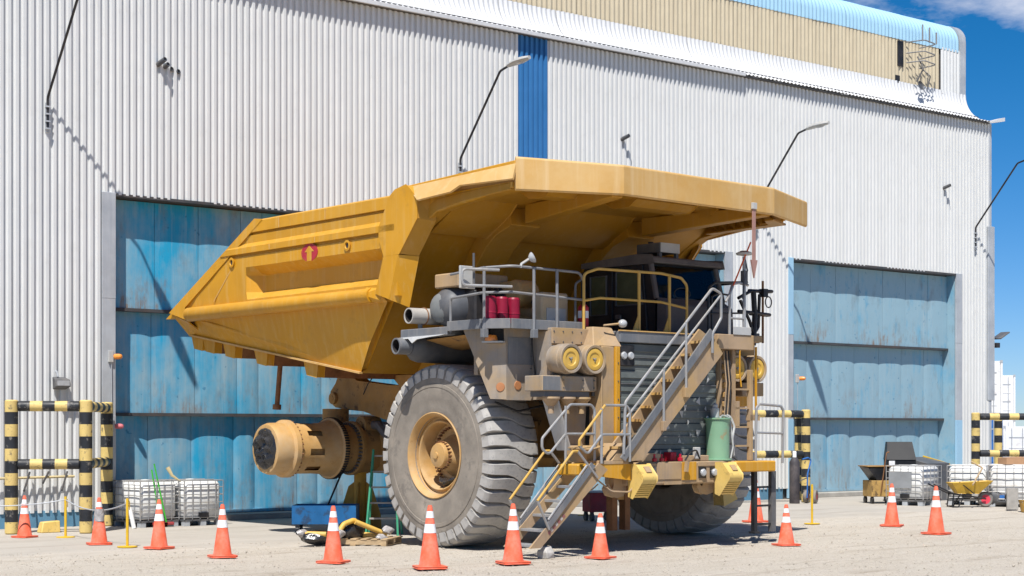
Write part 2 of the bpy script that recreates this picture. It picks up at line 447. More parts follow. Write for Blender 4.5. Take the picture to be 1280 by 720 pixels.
class MB:
    def __init__(s):
        s.v = []
        s.f = []

    def add(s, vs, fs):
        o = len(s.v)
        s.v += [tuple(v) for v in vs]
        s.f += [tuple(i + o for i in f) for f in fs]
        return s

    def hexa(s, p):
        return s.add(p, [(0, 3, 2, 1), (4, 5, 6, 7), (0, 1, 5, 4), (1, 2, 6, 5), (2, 3, 7, 6), (3, 0, 4, 7)])

    def box(s, x0, x1, y0, y1, z0, z1):
        return s.hexa([(x0, y0, z0), (x1, y0, z0), (x1, y1, z0), (x0, y1, z0), (x0, y0, z1), (x1, y0, z1), (x1, y1, z1), (x0, y1, z1)])

    def obox(s, c, size, rot):
        c = Vector(c)
        h = [v / 2 for v in size]
        p = [(-h[0], -h[1], -h[2]), (h[0], -h[1], -h[2]), (h[0], h[1], -h[2]), (-h[0], h[1], -h[2]),
             (-h[0], -h[1], h[2]), (h[0], -h[1], h[2]), (h[0], h[1], h[2]), (-h[0], h[1], h[2])]
        return s.hexa([c + rot @ Vector(q) for q in p])

    def prism(s, poly, axis, a0, a1):
        def mk(u, w, a):
            return {'x': (a, u, w), 'y': (u, a, w), 'z': (u, w, a)}[axis]
        n = len(poly)
        vs = [mk(u, w, a0) for u, w in poly] + [mk(u, w, a1) for u, w in poly]
        fs = [tuple(range(n)), tuple(range(2 * n - 1, n - 1, -1))]
        fs += [(i, (i + 1) % n, n + (i + 1) % n, n + i) for i in range(n)]
        return s.add(vs, fs)

    def plate(s, pts, off):
        """closed plate from coplanar polygon pts, thickened by vector off"""
        n = len(pts)
        P = [Vector(p) for p in pts]
        o = Vector(off)
        vs = P + [p + o for p in P]
        fs = [tuple(range(n)), tuple(range(2 * n - 1, n - 1, -1))]
        fs += [(i, (i + 1) % n, n + (i + 1) % n, n + i) for i in range(n)]
        return s.add(vs, fs)

    def bar(s, p, q, w, h, up=(0, 0, 1)):
        p, q, up = Vector(p), Vector(q), Vector(up)
        d = (q - p).normalized()
        x = d.cross(up)
        if x.length < 1e-4:
            x = d.cross(Vector((0, 1, 0)))
        x.normalize()
        y = x.cross(d).normalized()
        a, b = x * w / 2, y * h / 2
        return s.hexa([p - a - b, p + a - b, p + a + b, p - a + b, q - a - b, q + a - b, q + a + b, q - a + b])

    def tube(s, pts, r, n=8, fillet=0.0, seg=5, closed=False, radii=None):
        P = arc_fillet(pts, fillet, seg)
        m = len(P)
        vs, fs = [], []
        prevx = None
        for i, p in enumerate(P):
            if closed:
                d = P[(i + 1) % m] - P[i - 1]
            else:
                d = P[min(i + 1, m - 1)] - P[max(i - 1, 0)]
            d.normalize()
            if prevx is None:
                x, y = frame_for(d)
            else:
                x = (prevx - d * prevx.dot(d))
                if x.length < 1e-4:
                    x, y = frame_for(d)
                x.normalize()
                y = d.cross(x)
            y = d.cross(x)
            prevx = x
            rr = radii[i] if radii else r
            for k in range(n):
                a = 2 * PI * k / n
                vs.append(p + x * (rr * math.cos(a)) + y * (rr * math.sin(a)))
        rings = m if closed else m - 1
        for i in range(rings):
            j = (i + 1) % m
            for k in range(n):
                fs.append((i * n + k, i * n + (k + 1) % n, j * n + (k + 1) % n, j * n + k))
        if not closed:
            fs.append(tuple(range(n - 1, -1, -1)))
            fs.append(tuple((m - 1) * n + k for k in range(n)))
        return s.add(vs, fs)

    def cyl(s, p, q, r, n=16, r2=None):
        p, q = Vector(p), Vector(q)
        return s.lathe([(0, 0), (0, r), ((q - p).length, r if r2 is None else r2), ((q - p).length, 0)], p, q - p, n)

    def lathe(s, prof, p, d, n=24, skip=None):
        p, d = Vector(p), Vector(d).normalized()
        x, y = frame_for(d)
        vs, fs, rows = [], [], []
        for a, r in prof:
            if r < 1e-6:
                rows.append([len(vs)])
                vs.append(p + d * a)
            else:
                st = len(vs)
                for k in range(n):
                    t = 2 * PI * k / n
                    vs.append(p + d * a + x * (r * math.cos(t)) + y * (r * math.sin(t)))
                rows.append(list(range(st, st + n)))
        for i in range(len(rows) - 1):
            A, B = rows[i], rows[i + 1]
            for k in range(n):
                if skip and skip(i, k):
                    continue
                k2 = (k + 1) % n
                if len(A) == 1 and len(B) == 1:
                    continue
                if len(A) == 1:
                    fs.append((A[0], B[k2], B[k]))
                elif len(B) == 1:
                    fs.append((A[k], A[k2], B[0]))
                else:
                    fs.append((A[k], A[k2], B[k2], B[k]))
        return s.add(vs, fs)

    def sph(s, c, r, n=14, sq=(1, 1, 1)):
        c = Vector(c)
        prof = [(-math.cos(PI * i / (n // 2)) * r, math.sin(PI * i / (n // 2)) * r) for i in range(n // 2 + 1)]
        m = MB().lathe(prof, (0, 0, 0), (0, 0, 1), n)
        return s.add([(c.x + v[0] * sq[0], c.y + v[1] * sq[1], c.z + v[2] * sq[2]) for v in m.v], m.f)

    def grid(s, rows):
        """rows: list of equal-length point lists"""
        n = len(rows[0])
        vs = [p for r in rows for p in r]
        fs = [(i * n + j, i * n + j + 1, (i + 1) * n + j + 1, (i + 1) * n + j) for i in range(len(rows) - 1) for j in range(n - 1)]
        return s.add(vs, fs)

    def mesh(s, name, material, bevel=0.0, smooth=True, ang=32, flip_fix=True):
        me = bpy.data.meshes.new(name)
        me.from_pydata(s.v, [], s.f)
        bm = bmesh.new()
        bm.from_mesh(me)
        if bevel > 0:
            bmesh.ops.remove_doubles(bm, verts=bm.verts, dist=1e-5)
            es = [e for e in bm.edges if len(e.link_faces) == 2 and e.calc_face_angle(0) > R(38)]
            bmesh.ops.bevel(bm, geom=es, offset=bevel, segments=1, affect='EDGES', clamp_overlap=True)
        if flip_fix:
            bmesh.ops.recalc_face_normals(bm, faces=bm.faces)
        bm.to_mesh(me)
        bm.free()
        if smooth:
            me.shade_smooth()
            me.set_sharp_from_angle(angle=R(ang))
        me.materials.append(material)
        return me

    def build(s, name, material, parent=None, bevel=0.0, smooth=True, ang=32, loc=None, rotz=None, flip_fix=True):
        return link(name, s.mesh(name, material, bevel, smooth, ang, flip_fix), parent, loc, rotz)


def link(name, me, parent=None, loc=None, rotz=None):
    o = bpy.data.objects.new(name, me)
    COL.objects.link(o)
    if parent:
        o.parent = parent
    if loc:
        o.location = loc
    if rotz is not None:
        o.rotation_euler = (0, 0, rotz)
    return o


def tag(o, label, cat, group=None, kind=None):
    if label:
        o['label'] = label
    if cat:
        o['category'] = cat
    if group:
        o['group'] = group
    if kind:
        o['kind'] = kind
    return o


def thing(name, label, cat, loc=(0, 0, 0), rotz=0.0, group=None):
    o = bpy.data.objects.new(name, None)
    o.empty_display_size = 0.2
    COL.objects.link(o)
    o.location = loc
    o.rotation_euler = (0, 0, rotz)
    return tag(o, label, cat, group)


def dup(root, loc, rotz, label, scale=None):
    r = root.copy()
    COL.objects.link(r)
    r.location = loc
    r.rotation_euler = (0, 0, rotz)
    if scale:
        r.scale = scale
    if label:
        r['label'] = label
    for ch in list(root.children):
        c = ch.copy()
        COL.objects.link(c)
        c.parent = r
        for g in list(ch.children):
            d = g.copy()
            COL.objects.link(d)
            d.parent = c
    return r


# ================================================================== SETTING: ground
def build_ground():
    def lines(stops):
        out = []
        for a, b, n in stops:
            out += [a + (b - a) * i / n for i in range(n)]
        out.append(stops[-1][1])
        return out
    xs = lines([(-3000, -200, 6), (-200, 8, 10), (8, 42, 220), (42, 60, 24), (60, 300, 10), (300, 4000, 6)])
    ys = lines([(-1500, -60, 6), (-60, 10, 10), (10, 32, 230), (32, 60, 10), (60, 400, 8), (400, 4000, 6)])
    rows = []
    for y in ys:
        r = []
        for x in xs:
            z = 0.0
            if 8 <= x <= 60 and 10 <= y <= 32:
                k = min(1, (y - 10) / 2, (x - 8) / 2, (60 - x) / 8, max(0, (27.5 - y)) / 3)
                z = k * (0.020 * noise.noise((x * 1.1, y * 1.6, 3.1)) + 0.012 * noise.noise((x * 4.3, y * 4.9, 1.7)) - 0.012)
            r.append((x, y, z))
        rows.append(r)
    o = MB().grid(rows).build('ground', M['ground'], ang=180, flip_fix=False)
    o['kind'] = 'structure'


build_ground()


def build_pebbles():
    r = random.Random(3)
    mb = MB()
    for i in range(13000):
        Zd = 22.0 + 13.0 * r.random() ** 1.4
        Xd = (r.random() - 0.5) * 0.66 * Zd
        sa, ca = math.sin(WALL_ANG), math.cos(WALL_ANG)
        x, y = sa * Xd + ca * Zd, -ca * Xd + sa * Zd
        if y > 27.5:
            continue
        s = 0.004 + 0.013 * r.random() ** 3
        if r.random() < 0.012:
            s *= 2.2
        rot = Matrix.Rotation(r.random() * 6.28, 3, 'Z') @ Matrix.Rotation(r.random() * 0.8, 3, 'X')
        vs = [Vector(v) * s * (0.7 + 0.6 * r.random()) for v in ((1, 0, 0), (0, 1, 0), (-1, 0, 0), (0, -1, 0), (0, 0, .75), (0, 0, -.6))]
        vs = [rot @ v + Vector((x, y, s * 0.25 - 0.01)) for v in vs]
        mb.add(vs, [(0, 1, 4), (1, 2, 4), (2, 3, 4), (3, 0, 4), (1, 0, 5), (2, 1, 5), (3, 2, 5), (0, 3, 5)])
    o = mb.build('gravel', M['pebble'], smooth=False)
    tag(o, 'small pale stones scattered over the dusty yard', 'gravel', kind='stuff')


build_pebbles()

# ================================================================== BUILDING
WY = 32.5            # plane of the cladding
PITCH = 0.16
bld = thing('workshop_building', 'large white corrugated metal workshop with three tall blue doors and curved roof edge', 'building', (27, WY, 0))
BX = -27.0           # children are placed with x - 27, y - WY


def corr_profile(x0, x1, depth=0.050, pitch=PITCH):
    pts = []
    n = int(round((x1 - x0) / pitch))
    for i in range(n):
        o = x0 + i * pitch
        pts += [(o, 0.0), (o + 0.062, 0.0), (o + 0.078, -depth), (o + 0.142, -depth)]
    pts.append((x0 + n * pitch, 0.0))
    return pts


SHEETS = {}


def wall_sheet(x0, nr, z0, z1, material, name='wall_sheet', ywall=0.0):
    key = (nr, z0, z1, material.name)
    if key not in SHEETS:
        prof = corr_profile(0, nr * PITCH)
        zs = [z0 + (z1 - z0) * k / 3 for k in range(4)]
        SHEETS[key] = MB().grid([[(x, y, z) for x, y in prof] for z in zs]).mesh(name, material, ang=20)
    o = link(name, SHEETS[key], bld, (x0 + BX, ywall, 0))
    o.location.y += rng.uniform(-0.004, 0.004)
    return o


EAVE = 11.93
X0 = 5.12
DOORS = [(15.36, 23.06), (25.95, 33.65), (36.46, 44.16)]
DTOP = 6.93
STRIPE = (26.28, 27.24)
x = X0
while x < 45.7:
    nr = max(1, min(6, int(round((45.92 - x) / PITCH))))
    x1 = x + nr * PITCH
    over = None
    for a, b in DOORS:
        if x > a - 0.40 and x1 < b + 0.40:
            over = 'in'
        elif x1 > a and x < b:
            over = (a, b)
    matl = M['stripe'] if abs(x - STRIPE[0]) < 0.5 else M['white']
    if over == 'in':
        wall_sheet(x, nr, DTOP, EAVE, matl)
    elif over is None:
        wall_sheet(x, nr, 0.30, EAVE, matl)
    else:   # sheet crosses a door jamb: split at the jamb
        a, b = over
        j = a if x < a < x1 else b
        k = max(1, min(nr - 1, int(round((j - x) / PITCH))))
        left_in = (j == b)
        wall_sheet(x, k, DTOP if left_in else 0.30, EAVE, matl)
        wall_sheet(x + k * PITCH, nr - k, 0.30 if left_in else DTOP, EAVE, matl)
    x = x1
XEND = x      # right corner of the cladding

# fasteners along the rails behind the sheets
mb = MB()
for z in (1.6, 3.2, 4.8, 6.4, 7.95, 9.5, 11.0):
    xx = X0 + 0.105
    while xx < XEND:
        if not any(a - 0.45 < xx < b + 0.45 and z < DTOP for a, b in DOORS) and rng.random() < 0.8:
            zz = z + rng.uniform(-0.05, 0.05)
            mb.cyl((xx + BX, -0.036, zz), (xx + BX, -0.046, zz), 0.011, 6)
        xx += PITCH * (1 if rng.random() < 0.5 else 2)
o = mb.build('fastener', M['darkgrey'], bld, smooth=False)
o['kind'] = 'stuff'

# structure behind the sheets (closed body of the hall), split round the door openings
mb = MB()
prev = X0
for a, b in DOORS:
    mb.box(prev + BX, a - 0.05 + BX, 0.05, 0.30, 0.0, EAVE)
    mb.box(a - 0.05 + BX, b + 0.05 + BX, 0.05, 0.30, DTOP + 0.02, EAVE)
    prev = b + 0.05
mb.box(prev + BX, XEND - 0.02 + BX, 0.05, 0.30, 0.0, EAVE)
mb.box(XEND - 0.04 + BX, XEND + BX + 0.0, 0.30, 30, 0.0, EAVE)
mb.box(X0 + BX, XEND - 0.05 + BX, 1.6, 30, 0.0, EAVE - 0.3)
mb.build('inner_wall', M['lintel'], bld)
# plinth below the sheets
prev = X0
for a, b in DOORS + [(XEND + 0.42, 0)]:
    MB().box(prev + BX, a - 0.42 + BX, -0.02, 0.045, 0.0, 0.34).build('plinth', M['plinth'], bld)
    prev = b + 0.42
# raised thresholds
for a, b in DOORS:
    MB().box(a + BX, b + BX, 0.02, 1.5, 0.0, 0.13).build('threshold', mat('threshold_concrete', (0.36, 0.34, 0.30), 0.9, var=0.2, scale=2), bld, bevel=0.01)

# doors: three stepped leaves each, panels proud of one another
SEC = [(4.52, 6.90, 0.27), (2.29, 4.55, 0.43), (0.14, 2.32, 0.60)]
for di, (a, b) in enumerate(DOORS):
    for si, (z0, z1, dep) in enumerate(SEC):
        f = MB()
        f.box(a + 0.02 + BX, b - 0.02 + BX, dep - 0.02, dep + 0.16, z0, z0 + 0.07)
        f.box(a + 0.02 + BX, b - 0.02 + BX, dep + 0.05, dep + 0.16, z1 - 0.05, z1)
        df = f.build('door_leaf', M['lintel'] if si < 2 else M['door'], bld)
        xs = [a + 0.02]
        pr = random.Random(di * 10 + 2)
        while xs[-1] < b - 0.9:
            step = pr.choice((1.05, 1.12, 0.55, 1.10, 1.16))
            xs.append(min(xs[-1] + step, b - 0.02))
        xs[-1] = b - 0.02
        for k in range(len(xs) - 1):
            p0, p1 = xs[k] + 0.006, xs[k + 1] - 0.006
            bul = (0.012, 0.02, 0.035)[si] * pr.uniform(0.7, 1.5)
            n, rows = 9, []
            for zi in range(9):
                u = zi / 8
                zz = z0 + 0.07 + (z1 - 0.02 - z0 - 0.07) * u
                top = math.sin(PI * min(1, u * 1.0)) ** 0.5 if si < 2 else 0.35 + 0.65 * u
                row = []
                for j in range(n):
                    t = j / (n - 1)
                    yy = dep + 0.03 - bul * (1 - (2 * t - 1) ** 4) * (0.6 + 0.4 * top) + 0.006 * noise.noise((p0 + t * 3, zz * 1.3, di))
                    row.append((p0 + (p1 - p0) * t + BX, yy, zz))
                rows.append([(p0 + BX, dep + 0.08, zz)] + row + [(p1 + BX, dep + 0.08, zz)])
            MB().grid(rows).build('door_panel', M['door'], df, ang=50)
    # reveals and jamb flashings
    for xr in (a - 0.02, b - 0.012):
        MB().box(xr + BX, xr + 0.032 + BX, 0.02, 1.05, 0.0, DTOP).build('door_reveal', M['door'], bld)
    MB().box(a + 0.013 + BX, b - 0.013 + BX, -0.05, 1.05, DTOP - 0.03, DTOP + 0.03).build('lintel', M['lintel'], bld)
    for s, xe in ((-1, a), (1, b)):
        w = 0.30 if not (di == 2 and s < 0) else 0.22
        x0, x1 = (xe - w, xe + 0.005) if s < 0 else (xe - 0.005, xe + w)
        zt = DTOP + 0.04
        zm = 4.75
        MB().box(x0 + BX, x1 + BX, -0.062, 0.01, zm, zt).build('jamb_flashing', M['skyblue'] if (di == 2 and s < 0) else M['jamb'], bld, bevel=0.004)
        MB().box(x0 + 0.003 + BX, x1 - 0.003 + BX, -0.058, 0.01, 2.3, zm).build('jamb_flashing', M['jamb'], bld, bevel=0.004)
        MB().box(x0 + BX, x1 + BX, -0.062, 0.01, 0.02, 2.3).build('jamb_flashing', M['jamb'] if di != 2 else M['skyblue'], bld, bevel=0.004)

# curved white skirt, tan cladding, blue curved roof: corrugated sheets
def curved_sheets(name, prof, material, xa, xb, pitch, depth, per, jitter=0.004):
    """prof = (y, z, ny, nz) outward normal"""
    key = None
    x = xa
    me = None
    while x < xb - pitch:
        n = per
        if x + n * pitch > xb:
            n = int((xb - x) / pitch)
        if me is None or n != per:
            rows = []
            for (y, z, ny, nz) in prof:
                row = []
                for i in range(n * 6 + 1):
                    ph = i / 6 * 2 * PI
                    h = depth * 0.5 * (1 - math.cos(ph))
                    row.append((i * pitch / 6, y + ny * h, z + nz * h))
                rows.append(row)
            mm = MB().grid(rows).mesh(name, material, ang=60)
            if n == per:
                me = mm
        else:
            mm = me
        o = link(name, mm, bld, (x + BX, rng.uniform(-jitter, jitter), rng.uniform(-jitter, jitter)))
        x += n * pitch


def with_normals(pts):
    out = []
    for i, p in enumerate(pts):
        a = Vector(pts[max(0, i - 1)])
        b = Vector(pts[min(len(pts) - 1, i + 1)])
        d = (b - a).normalized()
        out.append((p[0], p[1], -d.y, d.x))
    return out


sk = []
for k in range(10):
    u = k / 9 * PI / 2
    sk.append((-0.19 + 0.95 * math.sin(u) ** 1.0, 11.95 + 0.92 * (1 - math.cos(u)) + 0.10 * math.sin(u)))
# concave flare: nearly level at the lip, upright where it meets the tan cladding
curved_sheets('skirt_sheet', with_normals(sk), M['skirt'], X0, XEND - 0.1, 0.16, 0.04, 6)
TY0 = 0.80
curved_sheets('fibreglass_sheet', [(TY0, 12.86, -1, 0), (TY0, 13.6, -1, 0), (TY0, 14.36, -1, 0)], M['tanpanel'], X0, 44.55, 0.17, 0.045, 5, 0.008)
curved_sheets('white_end_sheet', [(TY0 - 0.03, 12.86, -1, 0), (TY0 - 0.03, 14.36, -1, 0)], M['white'], 44.44, 45.50, 0.17, 0.04, 5)
bl = [(TY0 - 0.02, 14.30), (TY0 - 0.02, 14.62)]
for k in range(1, 11):
    u = k / 10 * R(82)
    bl.append((TY0 - 0.02 + 0.62 * (1 - math.cos(u)), 14.62 + 0.62 * math.sin(u)))
bl.append((TY0 + 3.0, 15.42))
bl.append((TY0 + 9.0, 15.9))
curved_sheets('roof_sheet', with_normals(bl), M['skyblue'], X0, 45.45, 0.17, 0.045, 6)
# end trim of the upper part
endp = [(TY0 + 0.45, 12.3), (TY0 - 0.05, 12.75), (TY0 - 0.06, 14.66)] + [(p[0] - 0.05, p[1] + 0.05) for p in bl[3:-2]] + [(TY0 + 3.0, 15.5), (TY0 + 9, 15.95), (TY0 + 9, 12.3)]
MB().prism(endp, 'x', 45.45 + BX, 45.74 + BX).build('end_trim', M['jamb'], bld)
mb = MB()
mb.box(X0 + BX, 45.44 + BX, TY0 + 0.04, TY0 + 0.10, 12.2, 14.5)
mb.box(X0 + BX, XEND - 0.1 + BX, 0.31, 9.0, 11.9, 12.2)
mb.build('upper_backing', M['lintel'], bld)
# eave soffit, lip trim, tip of the gutter
MB().box(X0 + BX, XEND - 0.1 + BX, -0.15, 0.05, EAVE - 0.02, EAVE + 0.015).build('soffit', M['soffit'], bld)
MB().box(X0 + BX, 34.3 + BX, -0.225, -0.165, EAVE - 0.02, EAVE + 0.075).build('eave_trim', M['skirt'], bld, bevel=0.006)
MB().plate([(XEND - 0.12 + BX, -0.34, 11.92), (XEND + 0.42 + BX, -0.34, 12.02), (XEND + 0.42 + BX, -0.34, 12.14), (XEND - 0.12 + BX, -0.34, 12.0)], (0, 0.3, 0)).build('gutter_end', M['skirt'], bld)
# corner guards
MB().box(XEND - 0.02 + BX, XEND + 0.10 + BX, -0.05, 0.4, 0.0, EAVE).build('corner_post', M['jamb'], bld)
MB().box(XEND - 0.10 + BX, XEND + 0.24 + BX, -0.075, 0.30, 2.95, 8.6).build('corner_guard', M['jamb'], bld, bevel=0.01)
# vents in the wall
for (vx, vz) in ((16.34, 9.80), (29.75, 9.66), (43.5, 9.62)):
    mb = MB()
    for k in range(4 if vx < 20 else 1):
        L = (0.26, 0.13, 0.03, 0.03)[k]
        mb.lathe([(0, 0), (0, 0.055), (L, 0.05), (L, 0.042), (L - 0.03, 0.04), (L - 0.03, 0)], (vx + k * 0.16 + BX, -0.03, vz - k * 0.03), (0.25, -1, 0.35), 12)
    mb.build('vent_pipe', M['darkgrey'], bld)
# small broken louvre with aerial on the tan cladding
AX = 42.35
mb = MB()
mb.box(AX - 0.12 + BX, AX + 0.16 + BX, TY0 - 0.06, TY0 + 0.02, 13.45, 14.25)
mb.box(AX - 0.22 + BX, AX - 0.02 + BX, TY0 - 0.06, TY0 + 0.02, 12.72 + 0.2, 13.15)
mb.build('dark_opening', M['black'], bld)

aer = thing('roof_aerial', 'small grey rod aerial bracketed to the tan upper wall near its right end', 'aerial', (AX + 0.5, WY + TY0 - 0.06, 13.3))
mb = MB()
for dx in (-0.1, 0.25, 0.6):
    mb.tube([(dx, -0.55, 0.9), (dx, -0.55, 1.45 - abs(dx) * 0.3)], 0.025, 6)
for zz in (0.6, 0.95, 0.3):
    mb.tube([(-0.2, 0, zz), (0.0, -0.55, zz), (0.6, -0.55, zz - 0.05), (0.45, 0, zz - 0.1)], 0.02, 6, 0.1)
mb.build('bracket', M['railgrey'], aer)
mb = MB()
mb.tube([(0.1, -0.2, 0.5), (0.15, -0.4, 0.1), (0.05, -0.2, -0.3)], 0.025, 6, 0.1)
mb.tube([(0.4, -0.1, 0.2), (0.5, -0.4, -0.1), (0.45, -0.3, -0.5)], 0.02, 6, 0.1)
mb.lathe([(0, 0.0), (0.02, 0.14), (0.06, 0.16)], (0.1, -0.3, -0.45), (0.2, -1, 0.4), 12)
mb.build('cable_loop', M['darkgrey'], aer)

# ------------------------------------------------------------------ wall lamps
def wall_lamp(x, z, label, droop=0.0):
    t = thing('wall_lamp', label, 'lamp', (x, WY - 0.04, z), 0, 'lamps on long arms along the wall')
    mb = MB()
    mb.tube([(0, -0.06, -0.45), (0, -0.06, 0.15), (0, -1.62, 2.02), (0, -1.98, 2.10)], 0.028, 8, 0.16)
    mb.build('arm', M['black'], t)
    mb = MB()
    mb.box(-0.035, 0.035, -0.05, 0.0, -0.55, 0.05)
    for k in range(4):
        mb.box(-0.045, 0.045, -0.105, -0.02, -0.5 + k * 0.15, -0.47 + k * 0.15)
    mb.build('bracket', M['jamb'], t)
    mb = MB()
    rows = []
    for i in range(9):
        u = i / 8
        w = 0.12 * math.sin(PI * (0.12 + 0.80 * u)) + 0.02
        h = 0.075 * math.sin(PI * (0.15 + 0.7 * u)) + 0.015
        yy = -1.93 - 0.78 * u
        zz = 2.09 + 0.06 * u
        rows.append([(w * math.cos(a), yy, zz + (h if math.sin(a) > 0 else 0.035) * math.sin(a)) for a in [2 * PI * k / 12 for k in range(13)]])
    mb.grid(rows)
    mb.add(rows[0][:12], [tuple(range(12))])
    mb.add(rows[-1][:12], [tuple(range(12))])
    h = mb.build('lamp_head', M['greylight'], t)
    MB().sph((0, -2.38, 2.105), 0.085, 12, (1, 2.0, 0.55)).build('lens', M['lens'], h)
    return t


wall_lamp(13.85, 8.62, 'wall lamp far left, its long black arm rising past the top of the picture')
wall_lamp(24.38, 8.45, 'grey-headed wall lamp on a long arm beside the blue stripe')
wall_lamp(34.85, 8.15, 'wall lamp on a long arm above the gap between truck canopy and right door')
wall_lamp(45.1, 8.35, 'wall lamp at the right corner of the workshop, its head against the sky')


# small fittings on the wall
def beacon(x, z, label, m, r=0.058):
    t = thing('warning_light', label, 'warning light', (x, WY - 0.06, z))
    MB().box(-0.09, 0.02, -0.06, 0.0, -0.12, 0.12).build('back_box', M['greylight'], t, bevel=0.008)
    MB().lathe([(0, 0), (0, r), (0.10, r), (0.15, r * 0.8), (0.17, r * 0.35), (0.16, 0)], (0.06, -0.04, 0), (0.55, -1, 0.0), 16).build('lens', m, t)
    MB().tube([(-0.02, -0.03, -0.12), (-0.01, -0.03, -1.2)], 0.009, 6).build('conduit', M['jamb'], t)


beacon(15.27, 3.53, 'orange warning light on the left jamb of the left door', M['amber'])
beacon(36.62, 3.48, 'orange warning light on the left jamb of the right door', M['amber'])
beacon(15.3, 2.07, 'small red buzzer lamp low on the left jamb of the left door', mat('faded_red_lens', (0.5, 0.14, 0.16), 0.4), 0.055)

t = thing('flood_light', 'grey boxy flood light on the white wall above the striped barrier', 'flood light', (14.1, WY - 0.04, 2.98))
MB().hexa([(-0.16, -0.28, -0.10), (0.16, -0.28, -0.10), (0.14, -0.05, -0.16), (-0.14, -0.05, -0.16), (-0.16, -0.24, 0.04), (0.16, -0.24, 0.04), (0.14, -0.03, 0.10), (-0.14, -0.03, 0.10)]).build('housing', M['darkgrey'], t, bevel=0.01)
MB().box(-0.13, 0.13, -0.275, -0.262, -0.08, 0.02).build('lens', M['lens'], t)
MB().tube([(-0.05, -0.1, 0.1), (-0.05, -0.06, 0.2), (-0.05, 0.0, 0.22)], 0.02, 6).build('bracket', M['jamb'], t)

t = thing('corner_flood_light', 'black solar flood light sticking out from the right corner of the workshop', 'flood light', (XEND + 0.2, WY - 0.05, 4.95))
MB().obox((0.38, -0.02, 0.12), (0.55, 0.35, 0.04), Matrix.Rotation(R(-25), 3, 'Y')).build('panel', M['darkgrey'], t, bevel=0.006)
MB().tube([(-0.05, 0, 0.0), (0.2, 0, 0.02), (0.35, 0, 0.1)], 0.025, 6).build('bracket', M['black'], t)
MB().box(0.08, 0.26, -0.08, 0.08, -0.28, -0.12).build('housing', M['black'], t, bevel=0.01)

# ================================================================== HAUL TRUCK
# local frame: x to the viewer's right, y to the rear, z up; origin on the ground below the front axle
TRUCK = (19.715, 22.93, 0.0)
TROT = R(1.5)
trk = thing('haul_truck', 'huge yellow mining haul truck parked nose out with its rear wheels removed', 'haul truck', TRUCK, TROT)


def tp(x, y, z):
    c, s = math.cos(TROT), math.sin(TROT)
    return (TRUCK[0] + x * c - y * s, TRUCK[1] + x * s + y * c, z)


# ---------------------------------------------------------------- dump body
SX = 3.40
TAIL, TOPR = (8.50, 4.44), (5.16, 6.03)


def yslant(z, ins=0.0):
    u = (z - TAIL[1]) / (TOPR[1] - TAIL[1])
    return TAIL[0] + (TOPR[0] - TAIL[0]) * u - ins


# front wall + canopy underside: swept profile
FW = [(2.30, 3.02), (1.62, 3.85), (1.10, 4.60), (0.72, 5.18), (0.46, 5.46), (0.12, 5.70), (-0.35, 5.86), (-1.0, 5.90), (-2.3, 5.915), (-3.0, 5.92)]


def sweep(prof, x0, x1, th, taper=0.0):
    """solid band following prof (y,z), thickened towards the front / below by th"""
    N = []
    for i in range(len(prof)):
        a = Vector(prof[max(0, i - 1)])
        b = Vector(prof[min(len(prof) - 1, i + 1)])
        d = (b - a).normalized()
        N.append(Vector((d.y * -1, d.x)))      # towards front / below
    m_ = len(prof) - 1
    ths = [th * (1 - taper * max(0, (i / m_ - 0.45) / 0.55)) for i in range(m_ + 1)]
    out = [(p[0] + n.x * t_, p[1] + n.y * t_) for p, n, t_ in zip(prof, N, ths)]
    mb = MB()
    rows = []
    for i in range(len(prof)):
        rows.append([(x0, *prof[i]), (x1, *prof[i]), (x1, *out[i]), (x0, *out[i]), (x0, *prof[i])])
    mb.grid(rows)
    for i in (0, -1):
        mb.add(rows[i][:4], [(0, 1, 2, 3)])
    return mb


def front_shell():
    inn = [(p[0] + 0.05, p[1] + 0.03) for p in FW]
    hw = [(2.15 if p[0] < -2.5 else 3.2 if p[0] < -2 else 3.0 + min(1, max(0, (p[1] - 3.02) / 1.3)) * 0.25) for p in FW]
    mb = MB()
    mb.grid([[(-h, *p), (h, *p), (h, *q), (-h, *q), (-h, *p)] for p, q, h in zip(FW, inn, hw)])
    return mb


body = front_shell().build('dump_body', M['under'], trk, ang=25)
for s in (-1, 1):
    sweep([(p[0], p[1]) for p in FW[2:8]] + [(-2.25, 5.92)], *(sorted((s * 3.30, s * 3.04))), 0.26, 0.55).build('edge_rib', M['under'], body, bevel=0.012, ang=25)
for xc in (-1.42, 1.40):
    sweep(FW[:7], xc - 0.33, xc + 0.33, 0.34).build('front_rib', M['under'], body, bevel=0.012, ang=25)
# cross bolsters between the ribs, under the bend
for (xa, xb) in ((-3.02, -1.75), (-1.09, 1.07), (1.73, 3.02)):
    prof = [(0.50, 5.43), (0.22, 5.36), (-0.42, 5.70), (-0.62, 5.89), (-0.3, 5.89)]
    MB().prism(prof, 'x', xa, xb).build('cross_bolster', M['under'], body, bevel=0.015, ang=25)
